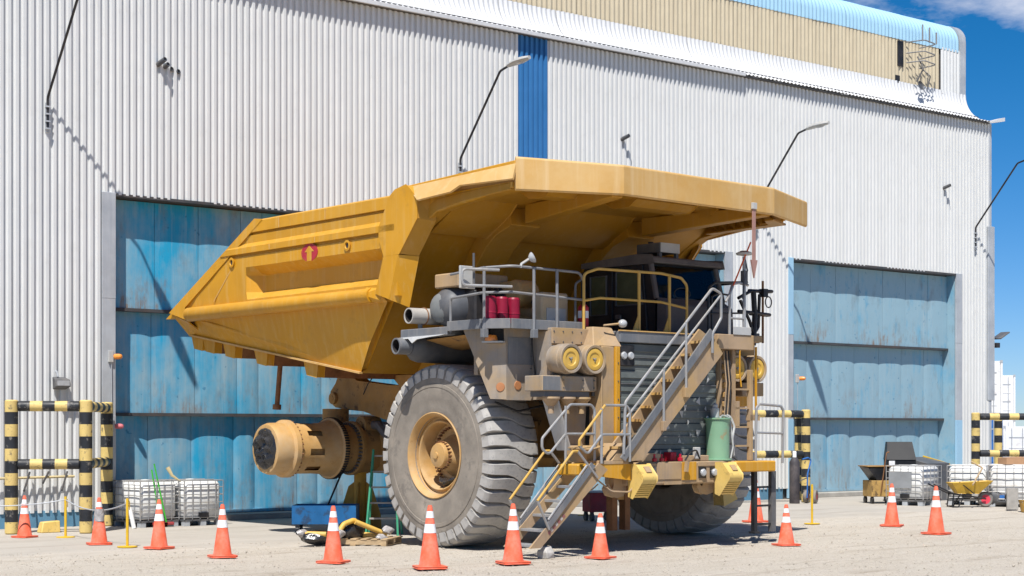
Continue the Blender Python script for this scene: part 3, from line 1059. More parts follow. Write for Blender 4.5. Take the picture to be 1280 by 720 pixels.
# canopy beams
for (xa, xb) in ((-2.45, -1.1), (-0.55, 0.95), (1.45, 2.35)):
    prof = [(-1.55, 5.91), (-1.75, 5.80), (-2.10, 5.80), (-2.30, 5.91)]
    MB().prism(prof, 'x', xa, xb).build('canopy_bolster', M['under'], body, bevel=0.02, ang=25)
for (xa, xb) in ((-1.42, -1.80), (1.40, 1.78)):
    MB().hexa([(xa - 0.15, -0.6, 5.56), (xa + 0.15, -0.6, 5.56), (xb + 0.12, -3.15, 5.72), (xb - 0.12, -3.15, 5.72),
               (xa - 0.15, -0.6, 5.89), (xa + 0.15, -0.6, 5.89), (xb + 0.12, -3.15, 5.89), (xb - 0.12, -3.15, 5.89)]).build('canopy_beam', M['under'], body, bevel=0.015)
0 and MB().hexa([(1.2, -0.9, 5.6), (1.5, -0.9, 5.6), (0.75, -3.1, 5.74), (0.5, -3.1, 5.74), (1.2, -0.9, 5.88), (1.5, -0.9, 5.88), (0.75, -3.1, 5.88), (0.5, -3.1, 5.88)]).build('canopy_beam', M['under'], body, bevel=0.015)
0 and MB().hexa([(-1.5, -0.9, 5.6), (-1.2, -0.9, 5.6), (-2.3, -2.9, 5.74), (-2.55, -2.9, 5.74), (-1.5, -0.9, 5.88), (-1.2, -0.9, 5.88), (-2.3, -2.9, 5.88), (-2.55, -2.9, 5.88)]).build('canopy_beam', M['under'], body, bevel=0.015)
# canopy plate and its faceted front lip
CO = [(-3.32, 0.40), (-3.32, -2.42), (-1.82, -3.32), (1.80, -3.32), (3.28, -2.82), (3.32, 0.1)]
MB().prism([(-3.24, 0.40), (-3.24, -2.38), (-1.80, -3.25), (1.78, -3.25), (3.20, -2.76), (3.24, 0.1)], 'z', 5.93, 6.02).build('canopy_plate', M['canopy'], body)


def lip(a, b, za, zb, top, name='canopy_lip'):
    p, q = Vector((a[0], a[1], 0)), Vector((b[0], b[1], 0))
    d = (q - p).normalized()
    inn = Vector((-d.y, d.x, 0))
    if inn.y < 0:
        inn = -inn
    inn *= 0.10
    ov = d * 0.0
    P = []
    for (pt, zb_, zt_) in ((p - ov, za, top[0]), (q + ov, zb, top[1])):
        P += [(pt + Vector((0, 0, zb_))), (pt + inn + Vector((0, 0, zb_))), (pt + inn + Vector((0, 0, zt_))), (pt + Vector((0, 0, zt_)))]
    mb = MB().add(P, [(0, 1, 2, 3), (4, 5, 6, 7), (0, 4, 5, 1), (1, 5, 6, 2), (2, 6, 7, 3), (3, 7, 4, 0)])
    # rolled top and bottom edges
    mb.tube([P[3] + inn * 0.45, P[7] + inn * 0.45], 0.045, 8)
    mb.tube([P[0] + inn * 0.35, P[4] + inn * 0.35], 0.028, 8)
    return mb.build(name, M['canopy'], body, ang=50)


lip(CO[1], CO[2], 5.80, 5.76, (6.27, 6.18))
lip(CO[2], CO[3], 5.76, 5.745, (6.18, 6.155))
lip(CO[3], CO[4], 5.745, 5.70, (6.155, 6.10))
# underside flange below the right end of the lip with triangular ribs
MB().prism([(2.2, -2.95), (2.95, -2.6), (3.05, -0.7), (2.85, -0.7), (2.7, -2.4), (2.2, -2.75)], 'z', 5.70, 5.73).build('side_flange', M['under'], body)
for k in range(8):
    yy = -2.4 + k * 0.22
    MB().plate([(3.04, yy, 5.73), (3.04, yy, 5.90), (2.8, yy, 5.88)], (0, 0.03, 0)).build('flange_gusset', M['under'], body)
# left and right canopy side lips (sloping flaps)
for s in (-1, 1):
    x0 = s * 3.32
    mb = MB()
    mb.plate([(x0, 0.42, 6.14), (x0, -2.42 if s < 0 else -2.6, 6.20 if s < 0 else 6.05), (x0 + s * 0.05, -2.40 if s < 0 else -2.5, 5.96), (x0 + s * 0.20, -1.25, 5.97), (x0 + s * 0.24, -1.05, 5.88), (x0 + s * 0.24, -0.15, 5.84)], (-s * 0.03, 0, -0.02))
    mb.build('canopy_side_flap', M['canopy'], body)
    MB().bar((x0 - s * 0.04, 0.5, 6.13), (x0 - s * 0.04, -2.40 if s < 0 else -2.7, 6.22 if s < 0 else 6.05), 0.07, 0.07).build('canopy_side_rail', M['yellow'], body, bevel=0.01)
    MB().plate([(x0 - s * 0.03, 0.1, 5.60), (x0 - s * 0.03, -2.3, 5.84), (x0 - s * 0.03, -2.3, 5.925), (x0 - s * 0.03, 0.1, 5.925)], (-s * 0.05, 0, 0)).build('canopy_side_plate', M['yellow'], body)

# side walls
ZR = [(6.03, -3.40), (6.00, -3.44), (5.80, -3.445), (5.79, -3.37), (5.755, -3.37), (5.745, -3.425), (5.60, -3.415), (5.52, -3.47), (5.41, -3.47), (5.40, -3.39), (5.365, -3.39), (5.355, -3.43), (5.14, -3.43), (4.98, -3.17), (4.66, -3.17), (4.52, -3.40), (4.30, -3.39)]
for s in (-1, 1):
    rows = []
    for zi, (z, xx) in enumerate(ZR):
        ye = yslant(z)
        cols = [0.62, 1.02, 1.20, 3.2, 5.25, 5.52, 5.70]
        yend = max(ye - 0.02, 5.15)
        cols = [min(c, yend - 0.05 * (7 - k)) for k, c in enumerate(cols)] + [yend]
        row = []
        for k, yy in enumerate(cols):
            x = xx
            if z in (4.98, 4.66) and k in (0, 1, 5, 6, 7):
                x = -3.42
            row.append((s * -x * 1.0 if s > 0 else x, yy, z))
        rows.append(row)
    inner = [[(p[0] - s * 0.14, p[1], p[2]) for p in r] for r in rows]
    mb = MB().grid(rows).grid(inner)
    # close the rim
    mb.grid([rows[0], inner[0]]).grid([rows[-1], inner[-1]])
    mb.grid([[r[0] for r in rows], [r[0] for r in inner]]).grid([[r[-1] for r in rows], [r[-1] for r in inner]])
    sw = mb.build('side_wall', M['yellow'], body, ang=18)
    # slanted rear edge frame
    x0 = s * 3.43
    P = [(TAIL[0], TAIL[1] - 0.02), (TOPR[0] + 0.02, TOPR[1] + 0.01), (TOPR[0] - 0.24, TOPR[1] - 0.02), (TAIL[0] - 0.62, TAIL[1] + 0.06), (TAIL[0] - 0.72, TAIL[1] - 0.20)]
    MB().prism(P, 'x', *sorted((x0 + s * 0.02, x0 - s * 0.14))).build('rear_edge_plate', M['yellow'], body, bevel=0.012)
    # long round rub rail
    MB().lathe([(0, 0), (0, 0.13), (6.42, 0.145), (6.46, 0.12), (6.46, 0)], (s * 3.40, 1.35, 4.345), (0, 1, 0), 16).build('rub_rail', M['yellow'], body, ang=40)
    mb = MB().add([(s * 3.54, 1.5, 4.36), (s * 3.42, 1.5, 4.49), (s * 3.42, 1.5, 4.21), (s * 3.40, 1.10, 4.46), (s * 3.40, 1.10, 4.24), (s * 3.30, 1.5, 4.36)],
                  [(0, 1, 3), (0, 3, 4), (0, 4, 2), (0, 2, 5, 1), (1, 5, 3), (2, 4, 5), (3, 5, 4)])
    mb.build('rail_end', M['yellow'], body, smooth=False)
    # lower side: slopes inwards to the floor line
    up = [(1.10, 4.22), (2.6, 4.22), (5.6, 4.24), (6.3, 4.24), (7.75, 4.24)]
    dn = [(2.22, 3.04), (3.6, 3.26), (6.2, 3.62), (6.9, 3.73), (8.34, 3.97)]
    A = [(s * 3.26, *p) for p in up]
    B = [(s * 3.165, p[0] + (q[0] - p[0]) * 0.6, p[1] + (q[1] - p[1]) * 0.6) for p, q in zip(up, dn)]
    Cc = [(s * 3.03, *p) for p in dn]
    D = [(s * 2.90, p[0], p[1] + 0.05) for p in dn]
    E_ = [(s * 3.12, p[0], p[1] + 0.02) for p in up]
    A0 = [(s * 3.37, p[0], p[1] + 0.10) for p in up]
    MB().grid([A0, A, B, Cc, D, E_, A0]).build('lower_side_plate', M['yellow'], body, ang=20)
    MB().bar((s * 3.05, 2.20, 3.02), (s * 3.05, 8.36, 3.965), 0.07, 0.035).build('floor_flange', M['canopy'], body)
    MB().plate([(s * 3.02, 8.38, 3.95), (s * 3.38, 8.50, 4.40), (s * 3.42, 7.78, 4.22), (s * 3.12, 7.85, 4.05)], (s * 0.02, 0, -0.02)).build('tail_corner', M['yellow'], body)
    # gusset plates at the front of the side
    xo = s * 3.47
    MB().prism([(0.74, 6.0), (0.60, 6.09), (0.28, 6.15), (-0.03, 5.90), (-0.03, 5.56), (0.48, 5.00), (0.92, 5.0), (1.06, 5.3), (1.06, 5.50)], 'x', *sorted((xo, xo - s * 0.18))).build('upper_gusset', M['yellow'], body, bevel=0.012)
    MB().add([(xo, 0.93, 4.985), (xo, 0.50, 4.985), (xo - s * 0.02, 0.80, 4.24), (xo - s * 0.02, 1.20, 4.36), (xo - s * 0.27, 0.26, 4.95), (xo - s * 0.3, 0.58, 4.10), (xo - s * 0.3, 1.2, 4.36), (xo - s * 0.27, 0.93, 4.985)],
             [(0, 1, 2, 3), (1, 4, 5, 2), (0, 7, 4, 1), (3, 2, 5, 6), (0, 3, 6, 7), (4, 7, 6, 5)]).build('lower_gusset', M['yellow'], body, smooth=False)
    # return plate from gusset to the front rib
    MB().add([(xo - s * 0.02, -0.03, 5.90), (xo - s * 0.02, -0.03, 5.56), (xo - s * 0.02, 0.48, 5.0), (s * 3.2, -0.25, 5.86), (s * 3.2, -0.2, 5.5), (s * 3.2, 0.28, 4.95)],
             [(0, 3, 4, 1), (1, 4, 5, 2), (0, 1, 2), (3, 5, 4)]).build('gusset_return', M['under'], body, smooth=False)

# floor and tail
MB().add([(-2.99, 2.30, 3.06), (2.99, 2.30, 3.06), (2.99, 8.36, 3.99), (-2.99, 8.36, 3.99), (-2.99, 2.30, 3.16), (2.99, 2.30, 3.16), (3.3, 8.5, 4.42), (-3.3, 8.5, 4.42)],
         [(0, 1, 2, 3), (4, 7, 6, 5), (0, 4, 5, 1), (2, 6, 7, 3), (0, 3, 7, 4), (1, 5, 6, 2)]).build('floor_plate', M['yellow'], body)
for k, yc in enumerate((8.20, 7.72, 6.92, 5.72, 3.95)):
    zc = 3.02 + (yc - 2.3) * 0.1545
    L = 0.24
    prof = [(yc - L, zc - L * 0.155 - 0.02), (yc + L, zc + L * 0.155 - 0.02), (yc + L - 0.10, zc - 0.24), (yc - L + 0.04, zc - 0.30)]
    fb = MB().prism(prof, 'x', -2.80, 2.80).build('floor_bolster', M['rust'], body)
    for s in (-1, 1):
        MB().prism(prof, 'x', *sorted((s * 2.801, s * 2.97))).build('bolster_end', M['yellow'], body, bevel=0.006)
for s in (-1, 1):
    for yy in (2.75, 4.3):
        MB().box(*sorted((s * 3.446, s * 3.452)), yy, yy + 0.014, 5.805, 5.995).build('weld_seam', M['canopy'], body)
        MB().box(*sorted((s * 3.471, s * 3.477)), yy + 0.3, yy + 0.314, 5.415, 5.515).build('weld_seam', M['canopy'], body)
    MB().bar((s * 3.425, 6.1, 5.12), (s * 3.425, 6.75, 4.55), 0.008, 0.016).build('weld_seam', M['canopy'], body)
# emblem: round red mark with an up arrow of bare paint
EY, EZ, EX = 3.28, 5.25, -3.4335
mb = MB()
ring = [(EY + 0.27 * math.cos(2 * PI * k / 28), EZ + 0.165 * math.sin(2 * PI * k / 28)) for k in range(28)]
mb.prism(ring, 'x', EX - 0.008, EX)
em = mb.build('emblem', M['logo'], body)
arrow = [(EY - 0.075, EZ - 0.16), (EY - 0.075, EZ + 0.01), (EY - 0.15, EZ + 0.01), (EY, EZ + 0.125), (EY + 0.15, EZ + 0.01), (EY + 0.075, EZ + 0.01), (EY + 0.075, EZ - 0.16)]
MB().prism(arrow, 'x', EX - 0.014, EX - 0.009).build('emblem_arrow', M['yellow'], body)
for yy, zz in ((6.02, 5.27), (2.05, 5.27)):
    MB().lathe([(0, 0.05), (0, 0.085), (0.03, 0.10), (0.035, 0.06), (0.0, 0.045)], (-3.432, yy, zz), (-1, 0, 0), 16).build('lifting_eye', M['yellow'], body)
    MB().cyl((-3.43, yy, zz), (-3.445, yy, zz), 0.05, 14).build('eye_hole', M['black'], body)
# rock ejector rod hanging below the body
MB().tube([(-2.5, 5.72, 3.55), (-2.5, 5.88, 2.44)], 0.05, 10).cyl((-2.5, 5.875, 2.5), (-2.5, 5.885, 2.40), 0.085, 12).box(-2.6, -2.4, 5.65, 5.80, 3.5, 3.66).build('rock_ejector', M['rust'], body)

# ---------------------------------------------------------------- frame and rear axle
for s in (-1, 1):
    poly = [(5.84, 3.10), (5.50, 3.13), (5.20, 2.97), (4.11, 2.86), (2.2, 2.78), (1.0, 2.2), (-2.3, 2.2), (-2.3, 1.5), (2.5, 1.55), (3.7, 2.17), (4.27, 2.22), (4.96, 2.38), (5.58, 2.42), (5.95, 2.47), (6.12, 2.56), (6.12, 2.78), (5.95, 2.93)]
    MB().prism(poly, 'x', *sorted((s * 1.05, s * 0.72))).build('frame_rail', M['brown'], trk, bevel=0.015)
    MB().cyl((s * 1.02, 5.98, 2.64), (s * 1.12, 5.98, 2.64), 0.12, 14).cyl((s * 1.1, 5.98, 2.64), (s * 1.13, 5.98, 2.64), 0.05, 10).build('pivot_pin', M['brown'], trk)
    MB().prism([(3.9, 3.06), (3.2, 3.05), (2.9, 2.75), (3.25, 2.62), (3.45, 2.72)], 'x', *sorted((s * 1.15, s * 1.02))).cyl((s * 1.14, 3.15, 2.80), (s * 1.19, 3.15, 2.80), 0.1, 12).build('hoist_bracket', M['brown'], trk)
    MB().cyl((s * 1.25, 5.65, 2.02), (s * 1.25, 5.65, 2.42), 0.27, 18).build('suspension_cylinder', M['brown'], trk)
    MB().cyl((s * 0.8, 4.85, 2.08), (s * 1.2, 4.85, 2.08), 0.19, 16).cyl((s * 1.19, 4.85, 2.08), (s * 1.24, 4.85, 2.08), 0.09, 12).build('link_pin', M['brown'], trk)
    MB().tube([(s * 1.0, 4.8, 2.1), (s * 1.0, 4.1, 2.05)], 0.09, 10).tube([(s * 1.1, 4.4, 2.1), (s * 1.1, 4.0, 1.8)], 0.08, 8).build('link_rod', M['darkgrey'], trk)
MB().box(-0.71, 0.71, 2.4, 2.8, 1.6, 2.4).box(-0.71, 0.71, 5.6, 5.9, 2.5, 2.9).box(-0.71, 0.71, -1.6, -1.2, 1.5, 2.1).build('frame_crossmember', M['brown'], trk).__setitem__('kind', 'stuff')
MB().tube([(-1.2, 4.4, 3.05), (-1.2, 4.6, 2.9), (-1.2, 4.75, 2.7)], 0.012, 6, 0.1).build('brake_hose', M['black'], trk)

AYR, AZR = 5.05, 1.63
MB().box(-0.85, 0.85, AYR - 0.45, AYR + 0.45, AZR - 0.50, AZR + 0.46).box(-0.9, 0.9, 3.6, AYR - 0.4, AZR - 0.34, AZR + 0.30).build('axle_housing', M['brown'], trk, bevel=0.03)
for k in range(6):
    MB().cyl((-0.9 + 0.0, AYR - 0.35 + 0.14 * k, AZR + 0.50), (-0.9, AYR - 0.35 + 0.14 * k, AZR + 0.40), 0.06, 10).build('housing_bolt', M['darkgrey'], trk)


def rear_hub(s):
    d = (s, 0, 0)
    p = (s * 0.85, AYR, AZR)
    A = MB().lathe([(0.0, 0.0), (0, 0.50), (0.40, 0.50), (0.42, 0.54), (0.50, 0.54), (0.52, 0.46), (0.95, 0.44), (0.98, 0.0)], p, d, 40).build('hub_spindle', M['brown'], trk, ang=30)
    # ring of bolts
    mb = MB()
    for k in range(40):
        a = 2 * PI * k / 40
        y, z = AYR + 0.49 * math.cos(a), AZR + 0.49 * math.sin(a)
        mb.cyl((s * 1.36, y, z), (s * 1.43, y, z), 0.022, 6)
    mb.build('bolt_ring', M['darkgrey'], A).__setitem__('kind', 'stuff')
    # drum with slots
    prof = [(0.0, 0.40), (0.0, 0.585), (0.05, 0.60), (0.09, 0.60), (0.11, 0.56), (0.30, 0.505), (0.45, 0.495), (0.50, 0.49), (0.82, 0.49), (0.86, 0.49), (1.05, 0.492)]

    def skip(i, k):
        return i == 7 and k % 6 in (0, 1)
    D = MB().lathe(prof, (s * 1.74, AYR, AZR), d, 48, skip=skip)
    D.lathe([(0.3, 0.40), (1.0, 0.40)], (s * 1.74, AYR, AZR), d, 32)
    dr = D.build('wheel_drum', M['hubtan'], trk, ang=30)
    mb = MB()
    n = 72
    for k in range(n):
        a = 2 * PI * k / n
        y, z = AYR + 0.60 * math.cos(a), AZR + 0.60 * math.sin(a)
        mb.obox((s * 1.78, y, z), (0.10, 0.026, 0.03), Matrix.Rotation(a, 3, 'X'))
    mb.build('tooth_ring', M['black'], dr).__setitem__('kind', 'stuff')
    E2 = MB().lathe([(0, 0.45), (0, 0.545), (0.02, 0.56), (0.12, 0.56), (0.14, 0.53), (0.16, 0.505), (0.42, 0.50), (0.50, 0.47), (0.52, 0.36), (0.50, 0.30)], (s * 2.78, AYR, AZR), d, 48).build('hub_end_ring', M['hubtan'], trk, ang=30)
    mb = MB()
    for k in range(36):
        a = 2 * PI * k / 36
        y, z = AYR + 0.545 * math.cos(a), AZR + 0.545 * math.sin(a)
        mb.cyl((s * 2.80, y, z), (s * 2.765, y, z), 0.018, 6)
    mb.build('bolt_ring', M['rust'], E2).__setitem__('kind', 'stuff')
    rows = []
    for i in range(13):
        r = 0.42 * i / 12
        row = []
        for k in range(29):
            a = 2 * PI * k / 28
            w = 1 + 0.05 * noise.noise((math.cos(a) * 2, math.sin(a) * 2, 5))
            y, z = r * w * math.cos(a), r * w * math.sin(a)
            bump = 0.16 * abs(noise.noise((y * 5, z * 7, 2.3))) + 0.09 * noise.noise((y * 12, z * 12, 7.3))
            row.append((s * (3.27 + bump * (1 - (i / 12) ** 4) + (0.03 if i < 12 else 0)), AYR + y, AZR + z))
        rows.append(row)
    MB().grid(rows).build('plastic_wrap', M['plastic'], E2, ang=60)


rear_hub(-1)
rear_hub(1)

# ---------------------------------------------------------------- front wheels
TR = 1.56
TWD = 1.02
sidep = [(-0.50, 0.70), (-0.525, 0.76), (-0.515, 0.84), (-0.535, 0.95), (-0.545, 1.06), (-0.540, 1.16), (-0.548, 1.165), (-0.546, 1.22), (-0.535, 1.225), (-0.53, 1.30), (-0.515, 1.38), (-0.49, 1.435)]
tprof = [(-0.30, 0.66), (-0.42, 0.66)] + sidep + [(-0.40, 1.455), (0.40, 1.455)] + [(-a, r) for a, r in reversed(sidep)] + [(0.42, 0.66), (0.30, 0.66)]
tyre_me = MB().lathe(tprof, (0, 0, 0), (1, 0, 0), 72).mesh('front_tyre', M['rubber'], ang=30)


def lug_mesh():
    NL = 40
    wa = 2 * PI / NL
    st = []
    xs = [-0.535, -0.50, -0.44, -0.20, -0.16, -0.02, 0.14, 0.30, 0.44, 0.50, 0.535]
    rows = []
    for x in xs:
        u = (x + 0.12) / 0.40
        u = max(0, min(1, u))
        sft = (u * u * (3 - 2 * u)) * 0.62 * wa
        half = (0.385 if x < -0.35 else 0.42 if x < -0.15 else 0.492 if x < 0.3 else 0.44) * wa
        rt = TR - (0.0 if abs(x) < 0.46 else (0.02 if abs(x) < 0.52 else 0.07)) - 0.012 * (x / 0.5) ** 2
        rb = 1.45 if abs(x) < 0.49 else 1.32 if abs(x) > 0.52 else 1.38
        row = []
        for (a, r) in ((-half, rb), (-half * 0.94, rt - 0.012), (-half * 0.86, rt), (half * 0.86, rt), (half * 0.94, rt - 0.012), (half, rb)):
            row.append((x * (1.0 if r == rb or abs(x) < 0.5 else 0.985), (r) * math.sin(a - sft + 0.3 * wa), r * math.cos(a - sft + 0.3 * wa)))
        rows.append(row)
    mb = MB().grid(rows)
    mb.add(rows[0], [(0, 1, 2, 3, 4, 5)])
    mb.add(rows[-1], [(0, 1, 2, 3, 4, 5)])
    return mb.mesh('tread_lug', M['lug'], ang=35), NL


lug_me, NL = lug_mesh()
RIM_PROF = [(-0.47, 0.70), (-0.515, 0.735), (-0.535, 0.74), (-0.545, 0.725), (-0.53, 0.705), (-0.45, 0.665), (-0.36, 0.655), (-0.355, 0.615), (-0.40, 0.60), (-0.41, 0.585), (-0.395, 0.565), (-0.37, 0.555), (-0.33, 0.55), (-0.12, 0.538), (-0.10, 0.50), (-0.08, 0.43), (-0.09, 0.36), (-0.14, 0.33), (-0.19, 0.30)]
HUB_PROF = [(-0.08, 0.34), (-0.28, 0.27), (-0.37, 0.22), (-0.42, 0.215), (-0.45, 0.20), (-0.47, 0.13), (-0.48, 0.06), (-0.50, 0.055), (-0.505, 0.0)]
rim_me = MB().lathe(RIM_PROF, (0, 0, 0), (1, 0, 0), 64).mesh('rim', M['hubtan'], ang=28)
hub_me = MB().lathe(HUB_PROF, (0, 0, 0), (1, 0, 0), 40).mesh('wheel_hub', M['hubtan'], ang=30)
mb = MB()
for k in range(40):
    a = 2 * PI * k / 40
    mb.cyl((-0.08, 0.475 * math.cos(a), 0.475 * math.sin(a)), (-0.16, 0.475 * math.cos(a), 0.475 * math.sin(a)), 0.020, 6)
for k in range(24):
    a = 2 * PI * k / 24
    mb.cyl((-0.33, 0.235 * math.cos(a), 0.235 * math.sin(a)), (-0.395, 0.235 * math.cos(a), 0.235 * math.sin(a)), 0.014, 6)
bolt_me = mb.mesh('wheel_bolts', M['rust'], smooth=False)
for s in (-1, 1):
    ty = link('front_tyre', tyre_me, trk, (-2.52 if s < 0 else 2.92, 0.05, TR))
    if s > 0:
        ty.rotation_euler = (0, 0, PI)
    for k in range(NL):
        lg = link('tread_lug', lug_me, ty)
        lg.rotation_euler = (2 * PI * k / NL + (0.03 if s < 0 else 0.0), 0, 0)
    rm = link('rim', rim_me, ty)
    link('wheel_hub', hub_me, ty)
    bo = link('wheel_bolt', bolt_me, ty)
    bo['kind'] = 'stuff'
    MB().cyl((0.12 if s < 0 else 0.12, 0, 0), (0.45, 0, 0), 0.5, 24).build('brake_drum', M['brown'], ty)
    if s < 0:
        mb = MB()
        rows = []
        for i in range(9):
            u = i / 8 - 0.5
            row = []
            for k in range(13):
                a = 2 * PI * k / 12
                rr = 0.10 * (1 - (2 * u) ** 2 * 0.6) * (1 + 0.5 * noise.noise((u * 9, math.cos(a) * 2, math.sin(a) * 2)))
                row.append((-0.30 + rr * math.sin(a) * 1.3, u * 0.42 - 0.12, -0.455 + rr * math.cos(a) * 0.7 + (u * u) * 0.3))
            rows.append(row)
        MB().grid(rows).build('plastic_bag', M['plastic'], ty, ang=60)
MB().tube([(-2.3, 0, TR), (2.3, 0, TR)], 0.24, 14).box(-1.9, 1.9, -0.35, 0.35, 1.75, 2.15).build('front_axle', M['brown'], trk)
for s in (-1, 1):
    MB().cyl((s * 1.6, 0.1, 1.5), (s * 1.45, 0.1, 3.1), 0.22, 16).build('front_strut', M['brown'], trk)

# ---------------------------------------------------------------- front fenders and housings
# left fender skin in front of the tyre
mb = MB()
mb.plate([(-2.95, -1.76, 2.49), (-2.38, -1.76, 2.49), (-2.38, -1.76, 3.66), (-2.95, -1.76, 3.66)], (0, 0.05, 0))
mb.build('fender_front', M['tan_grey'], trk, bevel=0.01)
mb = MB()
# chamfered left face with a beacon recess at the top
tl, tr_, br, bl_ = Vector((-3.38, -1.15, 3.66)), Vector((-2.955, -1.755, 3.66)), Vector((-2.955, -1.755, 2.49)), Vector((-3.10, -1.52, 2.50))


def onf(u, v):
    a = tl.lerp(tr_, u)
    b = bl_.lerp(br, u)
    return a.lerp(b, v)


n_ = (tr_ - tl).cross(bl_ - tl).normalized()
if n_.y > 0:
    n_ = -n_
rows = [[onf(u, v) for u in (0, 0.46, 0.94, 1)] for v in (0, 0.22, 1)]
mb.add([p for r in rows for p in r] + [p - n_ * 0.05 for r in rows for p in r],
       [(0, 1, 5, 4), (2, 3, 7, 6), (4, 5, 9, 8), (5, 6, 10, 9), (6, 7, 11, 10)])
mb.build('fender_side', M['tan_grey'], trk)
MB().add([onf(0.46, 0), onf(0.94, 0), onf(0.94, .22), onf(0.46, .22), onf(0.5, 0) - n_ * 0.3, onf(0.9, 0) - n_ * 0.3, onf(0.9, .2) - n_ * 0.3, onf(0.5, .2) - n_ * 0.3],
         [(4, 5, 6, 7), (0, 1, 5, 4), (1, 2, 6, 5), (2, 3, 7, 6), (3, 0, 4, 7)]).build('beacon_recess', M['darkgrey'], trk, smooth=False)
bs = MB().plate([onf(0.42, .215), onf(0.97, .215), onf(0.97, .215) + n_ * 0.16, onf(0.42, .215) + n_ * 0.16], (0, 0, 0.025)).build('beacon_shelf', M['greylight'], trk)
bc = onf(0.62, .205) + n_ * 0.05
MB().lathe([(0, 0), (0, 0.10), (0.03, 0.105), (0.08, 0.10), (0.11, 0.085), (0.12, 0)], bc, (0, 0, 1), 16).build('beacon', M['amber'], trk)
for (px_, pz) in ((onf(0.72, .83), 0), (Vector((-2.72, -1.76, 2.72)), 1)):
    nn = n_ if pz == 0 else Vector((0, -1, 0))
    MB().lathe([(0, 0), (0.0, 0.075), (0.012, 0.07), (0.015, 0)], px_ + nn * 0.002, nn, 16).build('round_reflector', mat('dusty_orange_reflector', (0.40, 0.17, 0.07), 0.5), trk)
MB().box(-2.93, -2.40, -1.772, -1.7605, 3.06, 3.50).build('fender_patch', M['grey'], trk)
MB().box(-2.36, -1.95, -2.212, -2.2015, 2.90, 3.37).build('housing_patch', M['grey'], trk)
MB().box(-2.765, -2.40, -2.446, -2.4415, 2.635, 2.855).build('precleaner_patch', M['grey'], trk)
for xx in (-2.36, -1.66):
    MB().box(xx, xx + 0.05, -2.452, -2.4425, 2.63, 2.86).build('box_strap', M['tan'], trk)
for xx, yy, zz in [(-2.0 + 0.09 * k, -2.5305, 3.40) for k in range(0)]:
    pass
# inner fender side towards the grille (slanted web) and wheel arch plates
MB().box(-3.1, -1.0, -1.2, -1.1, 2.9, 3.62).build('fender_inner', M['tan_grey'], trk)
MB().plate([(-2.40, -1.70, 2.49), (-2.40, -1.70, 3.6), (-2.40, -2.2, 3.6), (-2.40, -2.2, 2.49)], (0.05, 0, 0)).build('fender_web', M['tan_grey'], trk)
# housing right of the fender
MB().box(-2.37, -1.22, -2.20, -1.25, 2.50, 3.66).build('air_housing', M['tan_grey'], trk, bevel=0.015)
MB().box(-2.38, -1.55, -2.225, -2.205, 3.40, 3.66).build('housing_panel', M['tan'], trk, bevel=0.004)
# angled upper cover at the corner by the grille
MB().add([(-1.70, -2.48, 3.37), (-1.12, -2.55, 3.37), (-1.12, -2.30, 3.70), (-1.55, -2.30, 3.70), (-1.70, -2.0, 3.37), (-1.12, -2.0, 3.37), (-1.12, -2.0, 3.70), (-1.55, -2.0, 3.70)],
         [(0, 1, 2, 3), (3, 2, 6, 7), (0, 3, 7, 4), (1, 5, 6, 2), (0, 4, 5, 1), (4, 7, 6, 5)]).build('corner_cover', M['tan'], trk, bevel=0.012, smooth=False)
# lower pre-cleaner box with dust cups
MB().box(-2.78, -1.62, -2.44, -2.0, 2.62, 2.87).build('precleaner_box', M['tan_grey'], trk, bevel=0.012)
MB().box(-2.70, -1.72, -2.40, -2.05, 2.53, 2.62).build('precleaner_rail', M['darkgrey'], trk, bevel=0.006)
for xx in (-2.50, -2.16, -1.83):
    MB().lathe([(0, 0), (0, 0.15), (0.03, 0.155), (0.05, 0.135), (0.14, 0.07), (0.15, 0.05), (0.27, 0.05), (0.27, 0)], (xx, -2.33, 2.53), (0, 0, -1), 14).build('dust_cup', M['tan'], trk)


def air_cleaner(x, z):
    """drum with yellow end cover"""
    a = MB().lathe([(0, 0), (0, 0.23), (0.10, 0.235), (0.12, 0.248), (0.27, 0.248), (0.28, 0.24), (0.37, 0.24), (0.38, 0.23), (0.375, 0.195), (0.33, 0.185)], (x, -2.20, z), (0, -1, 0), 36).build('air_cleaner', M['tan_grey'], trk, ang=35)
    MB().lathe([(0.32, 0.185), (0.36, 0.182), (0.365, 0.172), (0.362, 0.115), (0.350, 0.105), (0.347, 0.06), (0.347, 0.0)], (x, -2.20, z), (0, -1, 0), 36).build('end_cover', mat('filter_cover_yellow', (0.62, 0.38, 0.06), 0.5, var=0.08, dust=(0.55, 0.38, 0.16), dust_amt=0.3), a, ang=30)
    mb = MB()
    for k in range(3):
        an = 0.6 + k * 2.1
        mb.bar((x, -2.555, z), (x + 0.042 * math.cos(an), -2.555, z + 0.042 * math.sin(an)), 0.012, 0.012)
    mb.cyl((x, -2.53, z), (x, -2.57, z), 0.015, 8)
    mb.build('wing_nut', M['galv'], a)


for xx in (-2.27, -1.745):
    air_cleaner(xx, 3.145)
for xx in (1.70, 2.22):
    air_cleaner(xx, 3.08)

